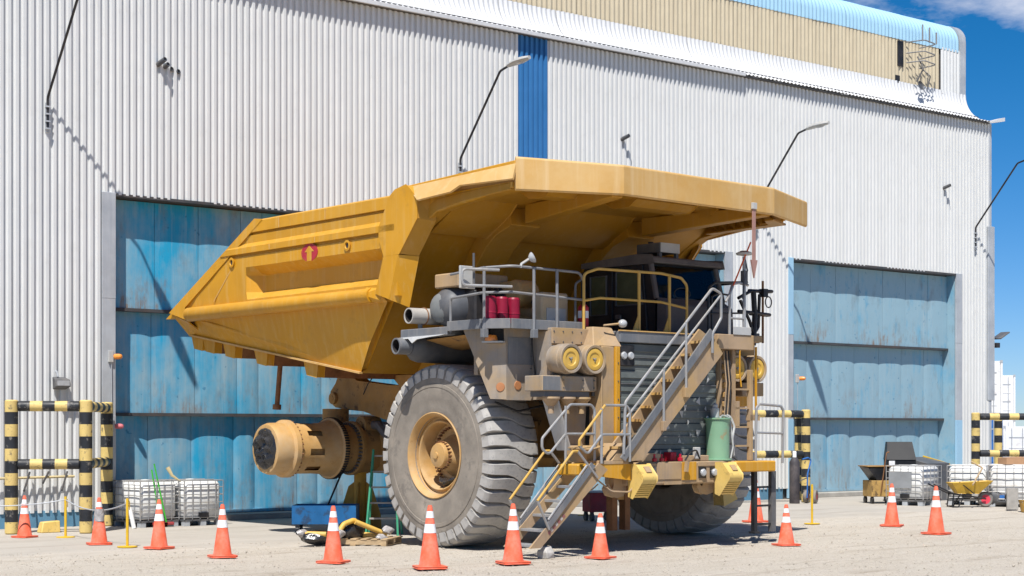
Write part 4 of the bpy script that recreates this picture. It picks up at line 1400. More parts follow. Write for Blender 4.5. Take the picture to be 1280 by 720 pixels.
# bolt heads and seams on the front sheet metal
mb = MB()
for xx in (-2.34, -2.14, -1.94, -1.74, -1.54, -1.34):
    mb.cyl((xx, -2.2, 3.60), (xx, -2.235, 3.60), 0.013, 6).cyl((xx, -2.2, 3.43), (xx, -2.235, 3.43), 0.013, 6)
for zz in (2.68, 2.80):
    for xx in (-2.335, -1.90, -1.66):
        mb.cyl((xx, -2.44, zz), (xx, -2.462, zz), 0.012, 6)
for zz in (1.6, 1.9, 2.2, 2.5, 2.8, 3.1):
    mb.cyl((-1.22, -2.56, zz), (-1.22, -2.572, zz), 0.012, 6)
for zz in (2.6, 2.8, 3.0, 3.2, 3.4):
    mb.cyl((-2.44, -1.76, zz), (-2.44, -1.775, zz), 0.012, 6)
mb.build('bolt_heads', M['darkgrey'], trk, smooth=False).__setitem__('kind', 'stuff')
for xx, zz in ((-1.60, 3.40), (-1.22, 3.44), (-1.60, 3.66), (-1.20, 3.66)):
    pass
MB().box(-2.37, -1.55, -2.212, -2.2045, 3.375, 3.392).build('housing_seam', M['brown'], trk)
MB().tube([(-2.45, -1.80, 3.60), (-2.47, -1.84, 3.3), (-2.42, -1.85, 2.9), (-2.46, -1.80, 2.55)], 0.014, 6, 0.1).build('hose', M['black'], trk)
MB().tube([(-1.58, -2.25, 3.36), (-1.57, -2.54, 3.0), (-1.57, -2.54, 2.2), (-1.62, -2.5, 1.76)], 0.012, 6, 0.1).build('hose', M['tan'], trk)
MB().tube([(-1.64, -2.30, 2.85), (-1.57, -2.35, 2.8), (-1.57, -2.32, 2.55)], 0.03, 8, 0.05).build('drain_pipe', M['darkgrey'], trk)
for k in range(4):
    x_ = 1.27 + 0.04 * k
    MB().tube([(x_, -2.62, 3.38), (x_ + 0.03, -2.66, 2.8), (x_ - 0.02, -2.65, 2.2), (x_ + 0.02, -2.6, 1.5)], 0.012, 6, 0.2).build('hose', M['black' if k % 2 else 'tan'], trk)
MB().tube([(-2.9, -1.4, 2.45), (-2.5, -1.5, 2.3), (-1.9, -1.6, 2.42)], 0.02, 6, 0.2).build('hose', M['black'], trk)
# left column beside the grille
MB().box(-1.545, -1.27, -2.52, -2.2, 1.46, 3.37).build('grille_column', M['tan'], trk, bevel=0.012)
MB().box(-1.268, -1.17, -2.56, -2.2, 1.46, 3.37).build('column_edge', M['yellow'], trk, bevel=0.008)
# splash plates below the housing: funnel shaped web
MB().plate([(-2.42, -2.16, 2.515), (-1.56, -2.16, 2.515), (-1.60, -2.14, 1.62), (-2.02, -2.14, 1.66)], (0, 0.05, 0)).build('splash_web', M['tan_grey'], trk)
MB().plate([(-2.46, -2.10, 2.515), (-2.42, -2.42, 2.515), (-2.02, -2.30, 1.66), (-2.10, -2.06, 1.66)], (-0.03, 0, 0)).build('splash_edge', M['greylight'], trk)
MB().plate([(-2.10, -2.9, 1.66), (-1.72, -2.75, 1.72), (-1.8, -2.3, 1.72), (-2.1, -2.3, 1.70)], (0, 0, 0.02)).build('torn_plate', M['tan'], trk)
MB().box(-1.98, -1.60, -2.6, -2.1, 1.46, 1.74).build('battery_box', M['tan'], trk, bevel=0.02)
# right fender (partly seen behind the ladder)
MB().box(1.28, 2.58, -2.19, -1.3, 2.62, 3.58).build('air_housing', M['brown'], trk, bevel=0.015)
MB().box(1.30, 2.66, -2.30, -1.2, 3.58, 3.70).build('fender_top', M['tan'], trk, bevel=0.01)
MB().box(1.95, 2.52, -2.45, -2.0, 2.60, 2.84).build('precleaner_box', M['tan'], trk, bevel=0.012)
MB().box(2.30, 2.75, -1.9, -1.3, 2.42, 3.58).build('fender_front', M['yellow'], trk, bevel=0.01)
MB().box(2.55, 3.10, -1.85, -1.2, 3.60, 3.78).build('deck_box', M['darkgrey'], trk, bevel=0.01)
MB().box(2.76, 2.86, -1.95, -1.6, 3.05, 3.30).build('side_lamp', M['black'], trk, bevel=0.02)

# ---------------------------------------------------------------- radiator grille with shutters
gr = MB().box(-1.165, 1.27, -2.36, -1.7, 1.44, 3.50).build('radiator', mat('radiator_core', (0.02, 0.023, 0.025), 0.6, var=0.2, scale=6), trk)
zt = 3.44
for k in range(9):
    hgt = 0.215
    z1 = zt - k * 0.222
    rows = []
    for (yy, zz) in ((-2.43, z1), (-2.455, z1 - 0.012), (-2.458, z1 - 0.13), (-2.438, z1 - 0.145), (-2.436, z1 - hgt)):
        rows.append([(-1.16 + 2.42 * j / 4, yy + 0.006 * noise.noise((j, k, 0.3)), zz) for j in range(5)])
    MB().grid(rows).build('shutter', M['grille'], gr, ang=15)
for k in (1, 3, 5, 7):
    MB().box(-1.16, 1.26, -2.475, -2.455, zt - k * 0.222 - 0.012, zt - k * 0.222 + 0.0).build('shutter_edge', M['grey'], gr)
rr = random.Random(11)
for k in range(26):
    xx, zz, sz = rr.uniform(-0.3, 1.2), rr.uniform(1.5, 2.9), rr.uniform(0.03, 0.075)
    a = rr.uniform(0, 6)
    MB().plate([(xx + sz * math.cos(a + q) * rr.uniform(.6, 1.2), -2.466, zz + sz * 1.3 * math.sin(a + q)) for q in (0, 2.1, 4.0)], (0, -0.002, 0)).build('paint_scar', M['greylight'], gr)
# head lamps in their dark housing
hl = MB().box(-1.16, -0.78, -2.50, -2.38, 3.06, 3.41).build('headlight_housing', M['black'], trk, bevel=0.01)
for xx in (-1.04, -0.88):
    MB().lathe([(0, 0), (0, 0.062), (0.02, 0.066), (0.045, 0.05), (0.05, 0)], (xx, -2.50, 3.23), (0, -1, 0), 16).build('headlight', M['lens'], trk)

# ---------------------------------------------------------------- decks
MB().prism([(-1.56, -2.06), (-3.12, -2.06), (-3.40, -1.70), (-3.40, -0.80), (-2.6, -0.8), (-2.6, 0.2), (-1.56, 0.2)], 'z', 3.665, 3.70).build('left_deck', M['grey'], trk)
for a, b in (((-1.56, -2.09), (-3.13, -2.09)), ((-3.14, -2.08), (-3.42, -1.70)), ((-3.42, -1.69), (-3.42, -0.80))):
    MB().bar((a[0], a[1], 3.70), (b[0], b[1], 3.70), 0.03, 0.16).build('deck_edge', M['grey'], trk, bevel=0.006)
MB().prism([(-1.50, -2.26), (1.32, -2.26), (2.62, -2.1), (2.62, 0.3), (-1.50, 0.3)], 'z', 3.56, 3.60).build('right_deck', M['grey'], trk)
MB().box(-1.14, 0.72, -2.52, -2.26, 3.45, 3.64).build('deck_front_beam', M['grey'], trk, bevel=0.012)
MB().box(-1.16, 0.9, -2.535, -2.50, 3.635, 3.655).build('deck_trim', M['canopy'], trk)
MB().box(0.722, 1.02, -2.5, -2.2, 3.43, 3.66).build('deck_step_plate', M['tan'], trk, bevel=0.01)
MB().box(1.02, 1.95, -2.72, -2.2, 3.40, 3.66).build('stair_landing', M['tan'], trk, bevel=0.01)
MB().box(1.40, 1.86, -2.735, -2.722, 3.66, 3.80).build('landing_kick', M['greylight'], trk, bevel=0.004)
# left wing deck over the muffler (narrow strip with torn pale edge)
MB().box(-3.42, -2.62, -0.79, 0.50, 3.56, 3.70).build('side_deck', M['grey'], trk, bevel=0.01)
MB().plate([(-3.44, -0.75, 3.575), (-3.44, 0.56, 3.565), (-3.44, 0.42, 3.535), (-3.44, 0.26, 3.54), (-3.44, 0.15, 3.46), (-3.44, 0.02, 3.52), (-3.44, -0.3, 3.545), (-3.44, -0.6, 3.56)], (0.02, 0, 0)).build('torn_strip', M['white'], trk)
MB().add([(-3.3, -1.1, 3.55), (-2.4, -1.1, 3.45), (-2.4, 0.4, 3.35), (-3.1, 0.4, 3.52)], [(0, 1, 2, 3)]).build('deck_underside', M['brown'], trk)
# muffler and exhausts
MB().lathe([(0, 0), (0, 0.16), (0.10, 0.25), (0.20, 0.275), (1.5, 0.26), (1.7, 0.2), (1.7, 0)], (-3.30, 0.42, 3.43), (1, -0.06, -0.03), 24).build('muffler', M['darkgrey'], trk)
ep = MB().lathe([(0.6, 0.0), (0.6, 0.115), (0, 0.115), (0, 0.14), (0.6, 0.14)], (-3.56, 0.45, 3.42), (1, -0.06, 0.0), 24).build('exhaust_pipe', M['grey'], trk)
MB().lathe([(0.3, 0.0), (0.3, 0.1135), (0.015, 0.1135)], (-3.56, 0.45, 3.42), (1, -0.06, 0.0), 24).build('pipe_bore', M['black'], ep)
ep = MB().lathe([(0.7, 0.0), (0.7, 0.115), (0.0, 0.115), (0, 0.135), (0.7, 0.14)], (-3.40, 0.30, 3.935), (1, -0.02, 0.0), 24).build('exhaust_pipe', mat('pale_exhaust', (0.42, 0.40, 0.37), 0.6, 0.1, var=0.12, scale=4), trk)
MB().lathe([(0.25, 0.0), (0.25, 0.1135), (0.015, 0.1135)], (-3.40, 0.30, 3.935), (1, -0.02, 0.0), 24).build('pipe_bore', M['black'], ep)
MB().tube([(-3.08, 0.30 + 0.145 * math.cos(a), 3.935 + 0.145 * math.sin(a)) for a in [2 * PI * k / 20 for k in range(20)]], 0.012, 6, closed=True).build('pipe_clamp', M['rust'], trk)
MB().tube([(-3.15, 0.30, 3.83), (-3.15, 0.30, 3.66)], 0.04, 8).build('pipe_bracket', M['grey'], trk)
# round air tank
tk = MB().lathe([(-0.02, 0), (0.0, 0.12), (0.06, 0.24), (0.16, 0.32), (0.28, 0.36), (0.9, 0.36), (1.05, 0.25), (1.12, 0)], (-3.10, -0.10, 4.08), (1, -0.15, 0), 32).build('air_tank', M['darkgrey'], trk, ang=50)
MB().sph((-3.02, -0.09, 4.06), 0.25, 20, (0.45, 1.0, 1.0)).build('tank_end', mat('grey_tank_end', (0.17, 0.18, 0.18), 0.6, var=0.12, dust=(0.3, 0.27, 0.23), dust_amt=0.3), tk)
# engine bay items on the left deck
MB().box(-3.0, -1.9, -0.55, 0.1, 4.40, 4.64).build('intake_box', M['tan'], trk, bevel=0.02)
MB().box(-2.75, -2.05, -0.7, 0.0, 3.70, 4.36).build('engine_block', M['black'], trk, bevel=0.03)
MB().lathe([(0, 0), (0, 0.20), (0.05, 0.24), (0.40, 0.24), (0.44, 0.20), (0.44, 0)], (-2.15, -0.95, 4.30), (1, 0, 0), 20).box(-2.1, -1.60, -0.95, -0.4, 3.70, 4.52).build('hydraulic_tank', M['hubtan'], trk, bevel=0.02)
for k in range(4):
    MB().tube([(-2.7 + 0.13 * k, -1.2, 3.72), (-2.8 + 0.15 * k, -1.1, 4.1), (-2.6 + 0.1 * k, -0.8, 4.4)], 0.03, 8, 0.2).build('hose', M['black'], trk)
MB().tube([(-1.62, -0.99, 3.95), (-1.75, -1.15, 3.92), (-1.9, -1.15, 4.2), (-1.7, -0.99, 4.5)], 0.025, 8, 0.15).build('hose', M['black'], trk)
for xx in (-3.09, -2.84, -2.59):
    c = MB().lathe([(0, 0), (0, 0.10), (0.02, 0.108), (0.17, 0.108), (0.175, 0.113), (0.19, 0.113), (0.195, 0.108), (0.42, 0.108), (0.45, 0.09), (0.46, 0)], (xx, -1.50, 3.72), (0, 0, 1), 20).build('suppressant_cylinder', M['maroon'], trk, ang=30)
cb = MB().box(-2.16, -1.56, -1.72, -1.45, 3.70, 4.28).build('control_cabinet', mat('cabinet_tan', (0.50, 0.38, 0.23), 0.6, var=0.1, dust=(0.42, 0.36, 0.28), dust_amt=0.4), trk, bevel=0.03)
MB().box(-2.06, -1.64, -1.735, -1.722, 3.74, 4.02).build('cabinet_screen', M['greylight'], cb)
ex = MB().lathe([(0, 0), (0, 0.085), (0.02, 0.09), (0.42, 0.09), (0.47, 0.05), (0.48, 0.0)], (-1.44, -1.95, 3.62), (0, 0, 1), 18).build('fire_extinguisher', M['red'], trk)
MB().lathe([(0.24, 0.0915), (0.36, 0.0915)], (-1.44, -1.95, 3.62), (0, 0, 1), 18).build('label_band', M['reflect'], ex)
MB().tube([(-1.44, -1.95, 4.08), (-1.44, -1.95, 4.16), (-1.37, -2.0, 4.16)], 0.02, 6).tube([(-1.47, -1.95, 4.12), (-1.52, -2.02, 4.05), (-1.53, -2.03, 3.85)], 0.015, 6, 0.05).build('nozzle', M['black'], ex)


# ---------------------------------------------------------------- railings
def rail(name, pts, r, m, fillet=0.08, parent=trk, n=8):
    return MB().tube(pts, r, n, fillet).build(name, m, parent)


TR_ = 0.022
rail('deck_rail', [(-3.40, -0.86, 4.55), (-3.40, -1.70, 4.60), (-3.12, -2.10, 4.62), (-1.66, -2.10, 4.60), (-1.56, -2.10, 4.45), (-1.56, -2.10, 3.55)], TR_, M['railgrey'], 0.16)
rail('deck_rail', [(-3.40, -0.86, 3.60), (-3.40, -0.86, 4.16), (-3.40, -1.70, 4.20), (-3.12, -2.10, 4.20), (-1.56, -2.10, 4.15)], TR_, M['railgrey'], 0.06)
for (xx, yy) in ((-3.40, -1.72), (-2.68, -2.11), (-2.18, -2.11)):
    p = rail('deck_rail_post', [(xx, yy - 0.01, 3.50), (xx, yy - 0.01, 4.62)], TR_ + 0.003, M['railgrey'])
    MB().box(xx - 0.05, xx + 0.05, yy - 0.06, yy + 0.03, 3.48, 3.62).build('post_socket', M['grey'], p, bevel=0.005)
rail('deck_rail', [(-1.72, -2.06, 3.70), (-1.72, -2.06, 4.42), (-1.56, -2.06, 4.50)], TR_ * 0.9, M['darkgrey'], 0.1)
# mirror on a bracket at the left corner
rail('mirror_bracket', [(-3.16, -2.14, 4.28), (-3.95, -1.85, 4.28), (-3.95, -1.85, 4.54), (-3.36, -2.06, 4.54)], 0.024, M['galv'], 0.09)
mi = MB().box(-3.93, -3.62, -1.78, -1.74, 4.24, 4.60).build('mirror', M['greylight'], trk, bevel=0.01, )
MB().tube([(-3.72, -1.86, 4.30), (-3.72, -1.86, 4.80)], 0.02, 6).build('aerial_stub', M['darkgrey'], trk)
sp = MB().lathe([(0, 0), (0.02, 0.05), (0.06, 0.085), (0.09, 0.095), (0.10, 0.08), (0.09, 0)], (-2.78, -2.10, 4.74), (0.75, -0.5, 0.45), 16).build('work_lamp', M['lens'], trk)
MB().tube([(-2.95, -2.1, 4.60), (-2.93, -2.1, 4.66), (-2.77, -2.1, 4.75)], 0.022, 6).build('lamp_stalk', M['greylight'], sp)
# yellow rail in front of the cab
rail('walkway_rail', [(-1.66, -2.20, 3.42), (-1.66, -2.20, 4.58), (-1.45, -2.32, 4.66), (0.0, -2.34, 4.67), (0.50, -2.34, 4.62), (0.64, -2.34, 4.50), (0.64, -2.34, 3.66)], 0.024, M['railyellow'], 0.12)
rail('walkway_rail', [(-1.66, -2.20, 4.13), (-1.40, -2.32, 4.18), (0.0, -2.34, 4.18), (0.64, -2.34, 4.10)], 0.022, M['railyellow'], 0.06)
for xx, mm in ((-0.52, 'railyellow'), (0.21, 'railyellow')):
    rail('rail_post', [(xx, -2.34, 3.62), (xx, -2.34, 4.66)], 0.027, M[mm])
for xx in (-0.52, 0.21, 0.64):
    MB().plate([(xx, -2.34, 3.62), (xx - 0.16, -2.34, 3.62), (xx - 0.02, -2.34, 3.92)], (0, 0.02, 0)).build('post_gusset', M['railyellow'], trk)
ml = MB().sph((-1.06, -2.50, 3.76), 0.078, 16, (1.1, 0.9, 0.9)).build('marker_lamp', M['lens'], trk)
MB().tube([(-1.40, -2.4, 3.72), (-1.25, -2.46, 3.74), (-1.1, -2.5, 3.76)], 0.02, 6).build('lamp_stalk', M['tan'], ml)

# ---------------------------------------------------------------- cab
CX0, CX1, CYF, CYB, CZ0, CZ1 = 0.46, 2.20, -1.72, 0.05, 3.60, 5.03
# (windscreen leans back)
mb = MB()
mb.prism([(CYF, CZ0), (CYF, 4.32), (-1.58, 4.96), (-1.45, CZ1), (CYB, 4.98), (CYB + 0.1, CZ0)], 'x', CX0, CX1)
cab = mb.build('cab', M['cabdark'], trk, bevel=0.03)
MB().prism([(CYF - 0.01, 4.94), (CYF + 0.02, 5.05), (-1.3, 5.085), (0.1, 5.02), (0.1, 4.97)], 'x', CX0 - 0.04, CX1 + 0.04).build('cab_roof', M['cabdust'], cab, bevel=0.025)
# windscreen: frame posts and pane proud of the body
sl = (Vector((0, -1.585, 4.93)) - Vector((0, -1.735, 4.30)))


def ws(x, v, off=0.0):
    p = Vector((x, -1.735, 4.30)) + sl * v
    return (p.x, p.y - off, p.z)


MB().plate([ws(CX0 + 0.10, 0.03, 0.02), ws(CX1 - 0.08, 0.03, 0.02), ws(CX1 - 0.12, 0.95, 0.02), ws(CX0 + 0.08, 0.95, 0.02)], (0, -0.012, 0)).build('windscreen', M['glass'], cab)
MB().plate([ws(CX0 + 0.10, 0.03, 0.005), ws(CX1 - 0.08, 0.03, 0.005), ws(CX1 - 0.12, 0.95, 0.005), ws(CX0 + 0.08, 0.95, 0.005)], (0, -0.004, 0)).build('lit_interior_card', mat('lightened_card', (0.30, 0.35, 0.34), 0.6, var=0.5, scale=2.2), cab)  # flat card for the cab interior, colour lightened to imitate light inside
for xa, xb in ((CX0 + 0.02, CX0 + 0.03), (CX1 - 0.02, CX1 - 0.06)):
    MB().bar(ws(xa, 0.0, 0.03), ws(xb, 1.0, 0.03), 0.09, 0.07, (0, -1, 0.2)).build('screen_post', M['cabdust'], cab, bevel=0.012)
MB().bar(ws(CX0 + 0.5, 0.06, 0.055), ws(CX0 + 1.0, 0.03, 0.055), 0.02, 0.015).build('wiper', M['black'], cab)
MB().tube([(1.15 + 0.2 * math.cos(a), -1.74, 4.42 + 0.10 * math.sin(a)) for a in [2 * PI * k / 18 for k in range(18)]], 0.012, 6, closed=True).build('steering_wheel', M['black'], cab)
# lower front panel, bulging forward
MB().add([(CX0 + 0.02, -1.76, 4.33), (CX1 - 0.02, -1.76, 4.33), (CX1 - 0.02, -2.02, 4.18), (CX0 + 0.02, -2.02, 4.18), (CX1 - 0.02, -2.06, 3.62), (CX0 + 0.02, -2.06, 3.62), (CX0 + 0.02, -1.74, 3.62), (CX1 - 0.02, -1.74, 3.62)],
         [(0, 1, 2, 3), (3, 2, 4, 5), (0, 3, 5, 6), (1, 7, 4, 2), (5, 4, 7, 6), (0, 6, 7, 1)]).build('front_panel', M['cabdust'], cab, bevel=0.025, smooth=False)
# side windows on the left side


def side_window(y0, y1, z0, z1, name, lean=0.0):
    f = MB().tube([(CX0 - 0.012, y0, z0), (CX0 - 0.012, y1, z0), (CX0 - 0.012, y1, z1), (CX0 - 0.012, y0 + lean, z1)], 0.020, 6, closed=True).build(name, M['darkgrey'], cab)
    return MB().plate([(CX0 - 0.004, y0, z0), (CX0 - 0.004, y1, z0), (CX0 - 0.004, y1, z1), (CX0 - 0.004, y0 + lean, z1)], (-0.006, 0, 0)).build('side_glass', mat('dark_glass', (0.07, 0.085, 0.05), 0.12, var=0.3, scale=2.5, spec=0.8), cab)


side_window(-1.45, -0.78, 4.22, 4.82, 'door_window_frame', 0.10)
side_window(-0.52, -0.10, 4.08, 4.78, 'rear_window_frame')
MB().tube([(CX0 - 0.015, -1.58, 3.66), (CX0 - 0.015, -0.68, 3.66), (CX0 - 0.015, -0.68, 4.90), (CX0 - 0.015, -1.45, 4.92)], 0.014, 6, closed=True).build('door_seam', M['black'], cab)
MB().box(CX0 - 0.05, CX0 - 0.01, -0.92, -0.78, 3.98, 4.06).build('door_handle', M['darkgrey'], cab, bevel=0.01)
rail('grab_handle', [(CX0 - 0.02, 0.02, 4.35), (CX0 - 0.12, 0.02, 4.35), (CX0 - 0.12, 0.02, 4.85), (CX0 - 0.02, 0.02, 4.9)], 0.018, M['black'], 0.05, cab)
# roof unit on legs
ac = MB().box(0.78, 1.28, -1.55, -0.95, 5.15, 5.33).build('roof_unit', M['darkgrey'], trk, bevel=0.015)
MB().box(0.79, 1.27, -1.562, -1.552, 5.155, 5.325).build('unit_grille', M['greylight'], ac)
MB().cyl((0.9, -1.2, 5.33), (0.9, -1.2, 5.37), 0.05, 10).build('unit_cap', M['black'], ac)
for xx in (0.82, 1.24):
    for yy in (-1.5, -1.0):
        MB().box(xx - 0.03, xx + 0.03, yy - 0.03, yy + 0.03, 5.02, 5.149).build('unit_leg', M['darkgrey'], ac)
# black guard rails in front of the windscreen on the right
rail('cab_rail', [(1.28, -2.25, 3.66), (1.28, -2.25, 4.50), (1.45, -2.25, 4.60), (2.35, -2.25, 4.66), (2.35, -1.5, 4.66)], 0.022, M['black'], 0.1)
rail('cab_rail', [(1.42, -2.2, 3.66), (1.42, -2.2, 4.36), (1.62, -2.2, 4.42), (1.9, -2.2, 4.40)], 0.018, M['black'], 0.08)
rail('cab_rail', [(1.28, -2.25, 4.05), (2.35, -2.25, 4.10)], 0.016, M['black'], 0)
MB().box(1.75, 2.0, -2.0, -1.8, 3.66, 4.35).build('post_box', M['black'], trk, bevel=0.02)

# ---------------------------------------------------------------- stairs


def stringer(a, b, w, h, m, name, parent):
    return MB().bar(a, b, w, h, (0, 0, 1)).build(name, m, parent, bevel=0.006)


st = MB().hexa([(-1.50, -3.05, 1.50), (-1.50, -3.01, 1.50), (0.92, -2.83, 3.44), (0.92, -2.87, 3.44), (-1.62, -3.05, 1.74), (-1.62, -3.01, 1.74), (0.62, -2.83, 3.70), (0.62, -2.87, 3.70)])
# near stringer: lower tan plate
near = MB().plate([(-1.520, -3.02, 1.48), (-1.120, -3.02, 1.50), (0.820, -3.02, 3.30), (0.540, -3.02, 3.62)], (0, 0.04, 0)).build('upper_stair', M['tan'], trk)
MB().plate([(-1.640, -3.03, 1.55), (-1.540, -3.03, 1.49), (0.570, -3.03, 3.61), (0.470, -3.03, 3.71)], (0, -0.03, 0)).build('stringer_face', M['grey'], near)
MB().plate([(-1.780, -2.74, 1.50), (-1.460, -2.74, 1.50), (0.740, -2.74, 3.62), (0.540, -2.74, 3.72)], (0, 0.04, 0)).build('far_stringer', M['tan'], near)
for k in range(9):
    u = (k + 0.5) / 9
    xx = -1.58 + 2.14 * u
    zz = 1.60 + 2.0 * u
    MB().box(xx - 0.13, xx + 0.10, -2.98, -2.741, zz - 0.02, zz + 0.012).build('tread', M['tan'], near)
    MB().box(xx - 0.135, xx - 0.10, -2.98, -2.745, zz - 0.024, zz + 0.018).build('tread_nose', M['canopy'], near)
# handrail of the upper stair
rail('stair_rail', [(-1.570, -3.05, 1.60), (-1.530, -3.05, 2.44), (0.520, -3.05, 4.40), (0.740, -3.05, 4.32), (0.740, -3.05, 3.9), (0.520, -3.05, 3.62), (0.520, -3.05, 3.30)], 0.024, M['galv'], 0.10)
rail('stair_rail', [(-1.500, -3.05, 2.20), (0.720, -3.05, 4.28)], 0.020, M['galv'], 0)
for xx, z0, z1 in ((-0.66, 2.10, 3.02), (-0.13, 2.66, 3.80)):
    p = rail('stair_rail_post', [(xx, -3.06, z0), (xx, -3.06, z1)], 0.022, M['galv'], 0)
    MB().box(xx - 0.04, xx + 0.04, -3.09, -3.03, z0 - 0.12, z0 + 0.04).build('post_socket', M['tan'], p, bevel=0.005)
rail('stair_rail_post', [(-1.40, -3.0, 1.48), (-1.40, -3.0, 2.30)], 0.022, M['galv'], 0)
MB().box(-1.44, -1.36, -3.04, -2.96, 2.12, 2.28).build('latch_cap', M['yellow'], trk, bevel=0.015)
MB().box(-1.95, -1.35, -2.95, -2.45, 1.44, 1.50).build('step_platform', M['tan'], trk, bevel=0.008)
MB().add([(-1.72, -2.95, 1.50), (-1.36, -2.95, 1.50), (-1.50, -2.95, 1.78), (-1.72, -2.45, 1.50), (-1.36, -2.45, 1.50), (-1.50, -2.45, 1.78)], [(0, 1, 2), (3, 5, 4), (0, 3, 4, 1), (1, 4, 5, 2), (2, 5, 3, 0)]).build('step_block', M['tan'], trk)

# lower stair to the ground
ls = MB().plate([(-3.60, -3.08, 0.17), (-3.37, -3.08, 0.17), (-1.95, -3.08, 1.36), (-2.14, -3.08, 1.47)], (0, 0.035, 0)).build('lower_stair', M['tan'], trk)
MB().plate([(-3.60, -2.48, 0.17), (-3.37, -2.48, 0.17), (-1.95, -2.48, 1.36), (-2.14, -2.48, 1.47)], (0, 0.035, 0)).build('far_stringer', M['tan'], ls)
for yy in (-3.09, -2.44):
    MB().plate([(-3.28, yy, 0.53), (-3.20, yy, 0.47), (-2.24, yy, 1.42), (-2.33, yy, 1.48)], (0, -0.02, 0)).build('stringer_face', M['grey'], ls)
for k in range(6):
    u = k / 5
    xx, zz = -3.44 + 1.26 * u, 0.215 + 1.10 * u
    MB().box(xx - 0.09, xx + 0.12, -3.04, -2.48, zz - 0.03, zz + 0.012).build('tread', M['galv'], ls, bevel=0.004)
for k in range(7):
    u = 0.16 + k * 0.035
    a = Vector((-3.43, -3.0825, 0.175)).lerp(Vector((-1.99, -3.0825, 1.365)), u)
    MB().plate([a, a + Vector((0.035, 0, 0.034)), a + Vector((0.0, 0, 0.07)), a + Vector((-0.035, 0, 0.036))], (0, -0.002, 0)).build('reflective_patch', mat('faded_red_tape', (0.30, 0.12, 0.11), 0.6) if k % 2 == 0 else mat('faded_white_tape', (0.48, 0.42, 0.38), 0.6), ls)
for yy, dx in ((-3.10, 0.0), (-2.44, 0.0)):
    rail('lower_stair_rail', [(-3.46, yy, 0.90), (-2.72, yy, 1.66), (-2.62, yy, 1.66)], 0.021, M['railyellow'], 0.05)
    rail('lower_stair_rail', [(-3.22, yy, 0.45), (-3.46, yy, 0.90)], 0.021, M['galv'], 0)
    rail('lower_stair_rail', [(-2.62, yy, 1.66), (-2.20, yy, 1.24)], 0.021, M['galv'], 0)
    rail('lower_stair_rail', [(-3.24, yy, 0.60), (-2.40, yy, 1.46)], 0.018, M['galv'], 0)
MB().box(-3.55, -3.05, -3.05, -2.45, -0.005, 0.05).build('ground_plank', M['greywood'], None) if False else None

# hoop rails either side of the platform
rail('platform_rail', [(-1.93, -2.75, 1.46), (-1.93, -2.75, 2.32), (-2.0, -2.75, 2.40), (-2.46, -2.75, 2.40), (-3.06, -2.75, 1.86), (-3.06, -2.75, 1.70), (-2.92, -2.75, 1.60), (-2.56, -2.75, 1.93), (-1.93, -2.75, 1.93)], 0.022, M['galv'], 0.10)
rail('platform_rail', [(-2.56, -2.75, 1.46), (-2.56, -2.75, 2.38)], 0.022, M['galv'], 0)
rail('platform_rail', [(-1.43, -3.05, 1.48), (-1.43, -3.05, 2.30), (-1.50, -3.05, 2.39), (-1.98, -3.05, 2.39)], 0.022, M['galv'], 0.09)
rail('platform_rail', [(-1.98, -3.05, 2.39), (-2.54, -3.05, 1.83), (-2.54, -3.05, 1.74)], 0.022, M['railyellow'], 0.06)
rail('platform_rail', [(-2.54, -3.05, 1.74), (-2.36, -3.05, 1.61), (-2.05, -3.05, 1.92), (-1.44, -3.05, 1.92)], 0.022, M['galv'], 0.08)
rail('platform_rail', [(-2.06, -3.05, 1.46), (-2.06, -3.05, 2.34)], 0.022, M['galv'], 0)

# ---------------------------------------------------------------- bumper
MB().box(-1.30, 1.32, -2.86, -2.3, 1.08, 1.46).build('bumper', M['tan'], trk, bevel=0.025)
MB().box(-2.45, -1.302, -2.92, -2.4, 1.27, 1.45).build('bumper_end', M['yellow'], trk, bevel=0.02)
MB().plate([(-2.1, -2.94, 1.44), (-1.27, -2.94, 1.44), (-1.27, -2.94, 1.17), (-2.1, -2.94, 1.26)], (0, 0.03, 0)).build('bumper_end_plate', M['yellow'], trk)
MB().box(1.322, 2.36, -2.88, -2.5, 1.26, 1.45).build('bumper_end', M['yellow'], trk, bevel=0.02)
MB().box(-0.62, -0.05, -2.875, -2.862, 1.17, 1.455).build('bumper_face_plate', M['tan'], trk, bevel=0.003)
MB().box(-0.03, 0.32, -2.875, -2.862, 1.15, 1.455).build('bumper_face_plate', M['yellow'], trk, bevel=0.003)
MB().box(-0.80, -0.64, -2.872, -2.80, 1.20, 1.38).build('bumper_pocket', M['darkgrey'], trk)
MB().box(0.36, 0.95, -2.875, -2.862, 1.38, 1.45).build('lamp_frame', M['tan'], trk, bevel=0.004)
for xx in (0.47, 0.75):
    MB().box(xx - 0.09, xx + 0.09, -2.874, -2.80, 1.175, 1.36).build('lamp_recess', M['black'], trk)
    MB().lathe([(0, 0), (0, 0.06), (0.03, 0.065), (0.05, 0.05), (0.055, 0)], (xx, -2.87, 1.27), (0, -1, 0), 14).build('fog_lamp', M['lens'], trk)
MB().box(-0.45, -0.05, -2.88, -2.5, 1.08, 1.135).build('tow_plate', M['tan'], trk)
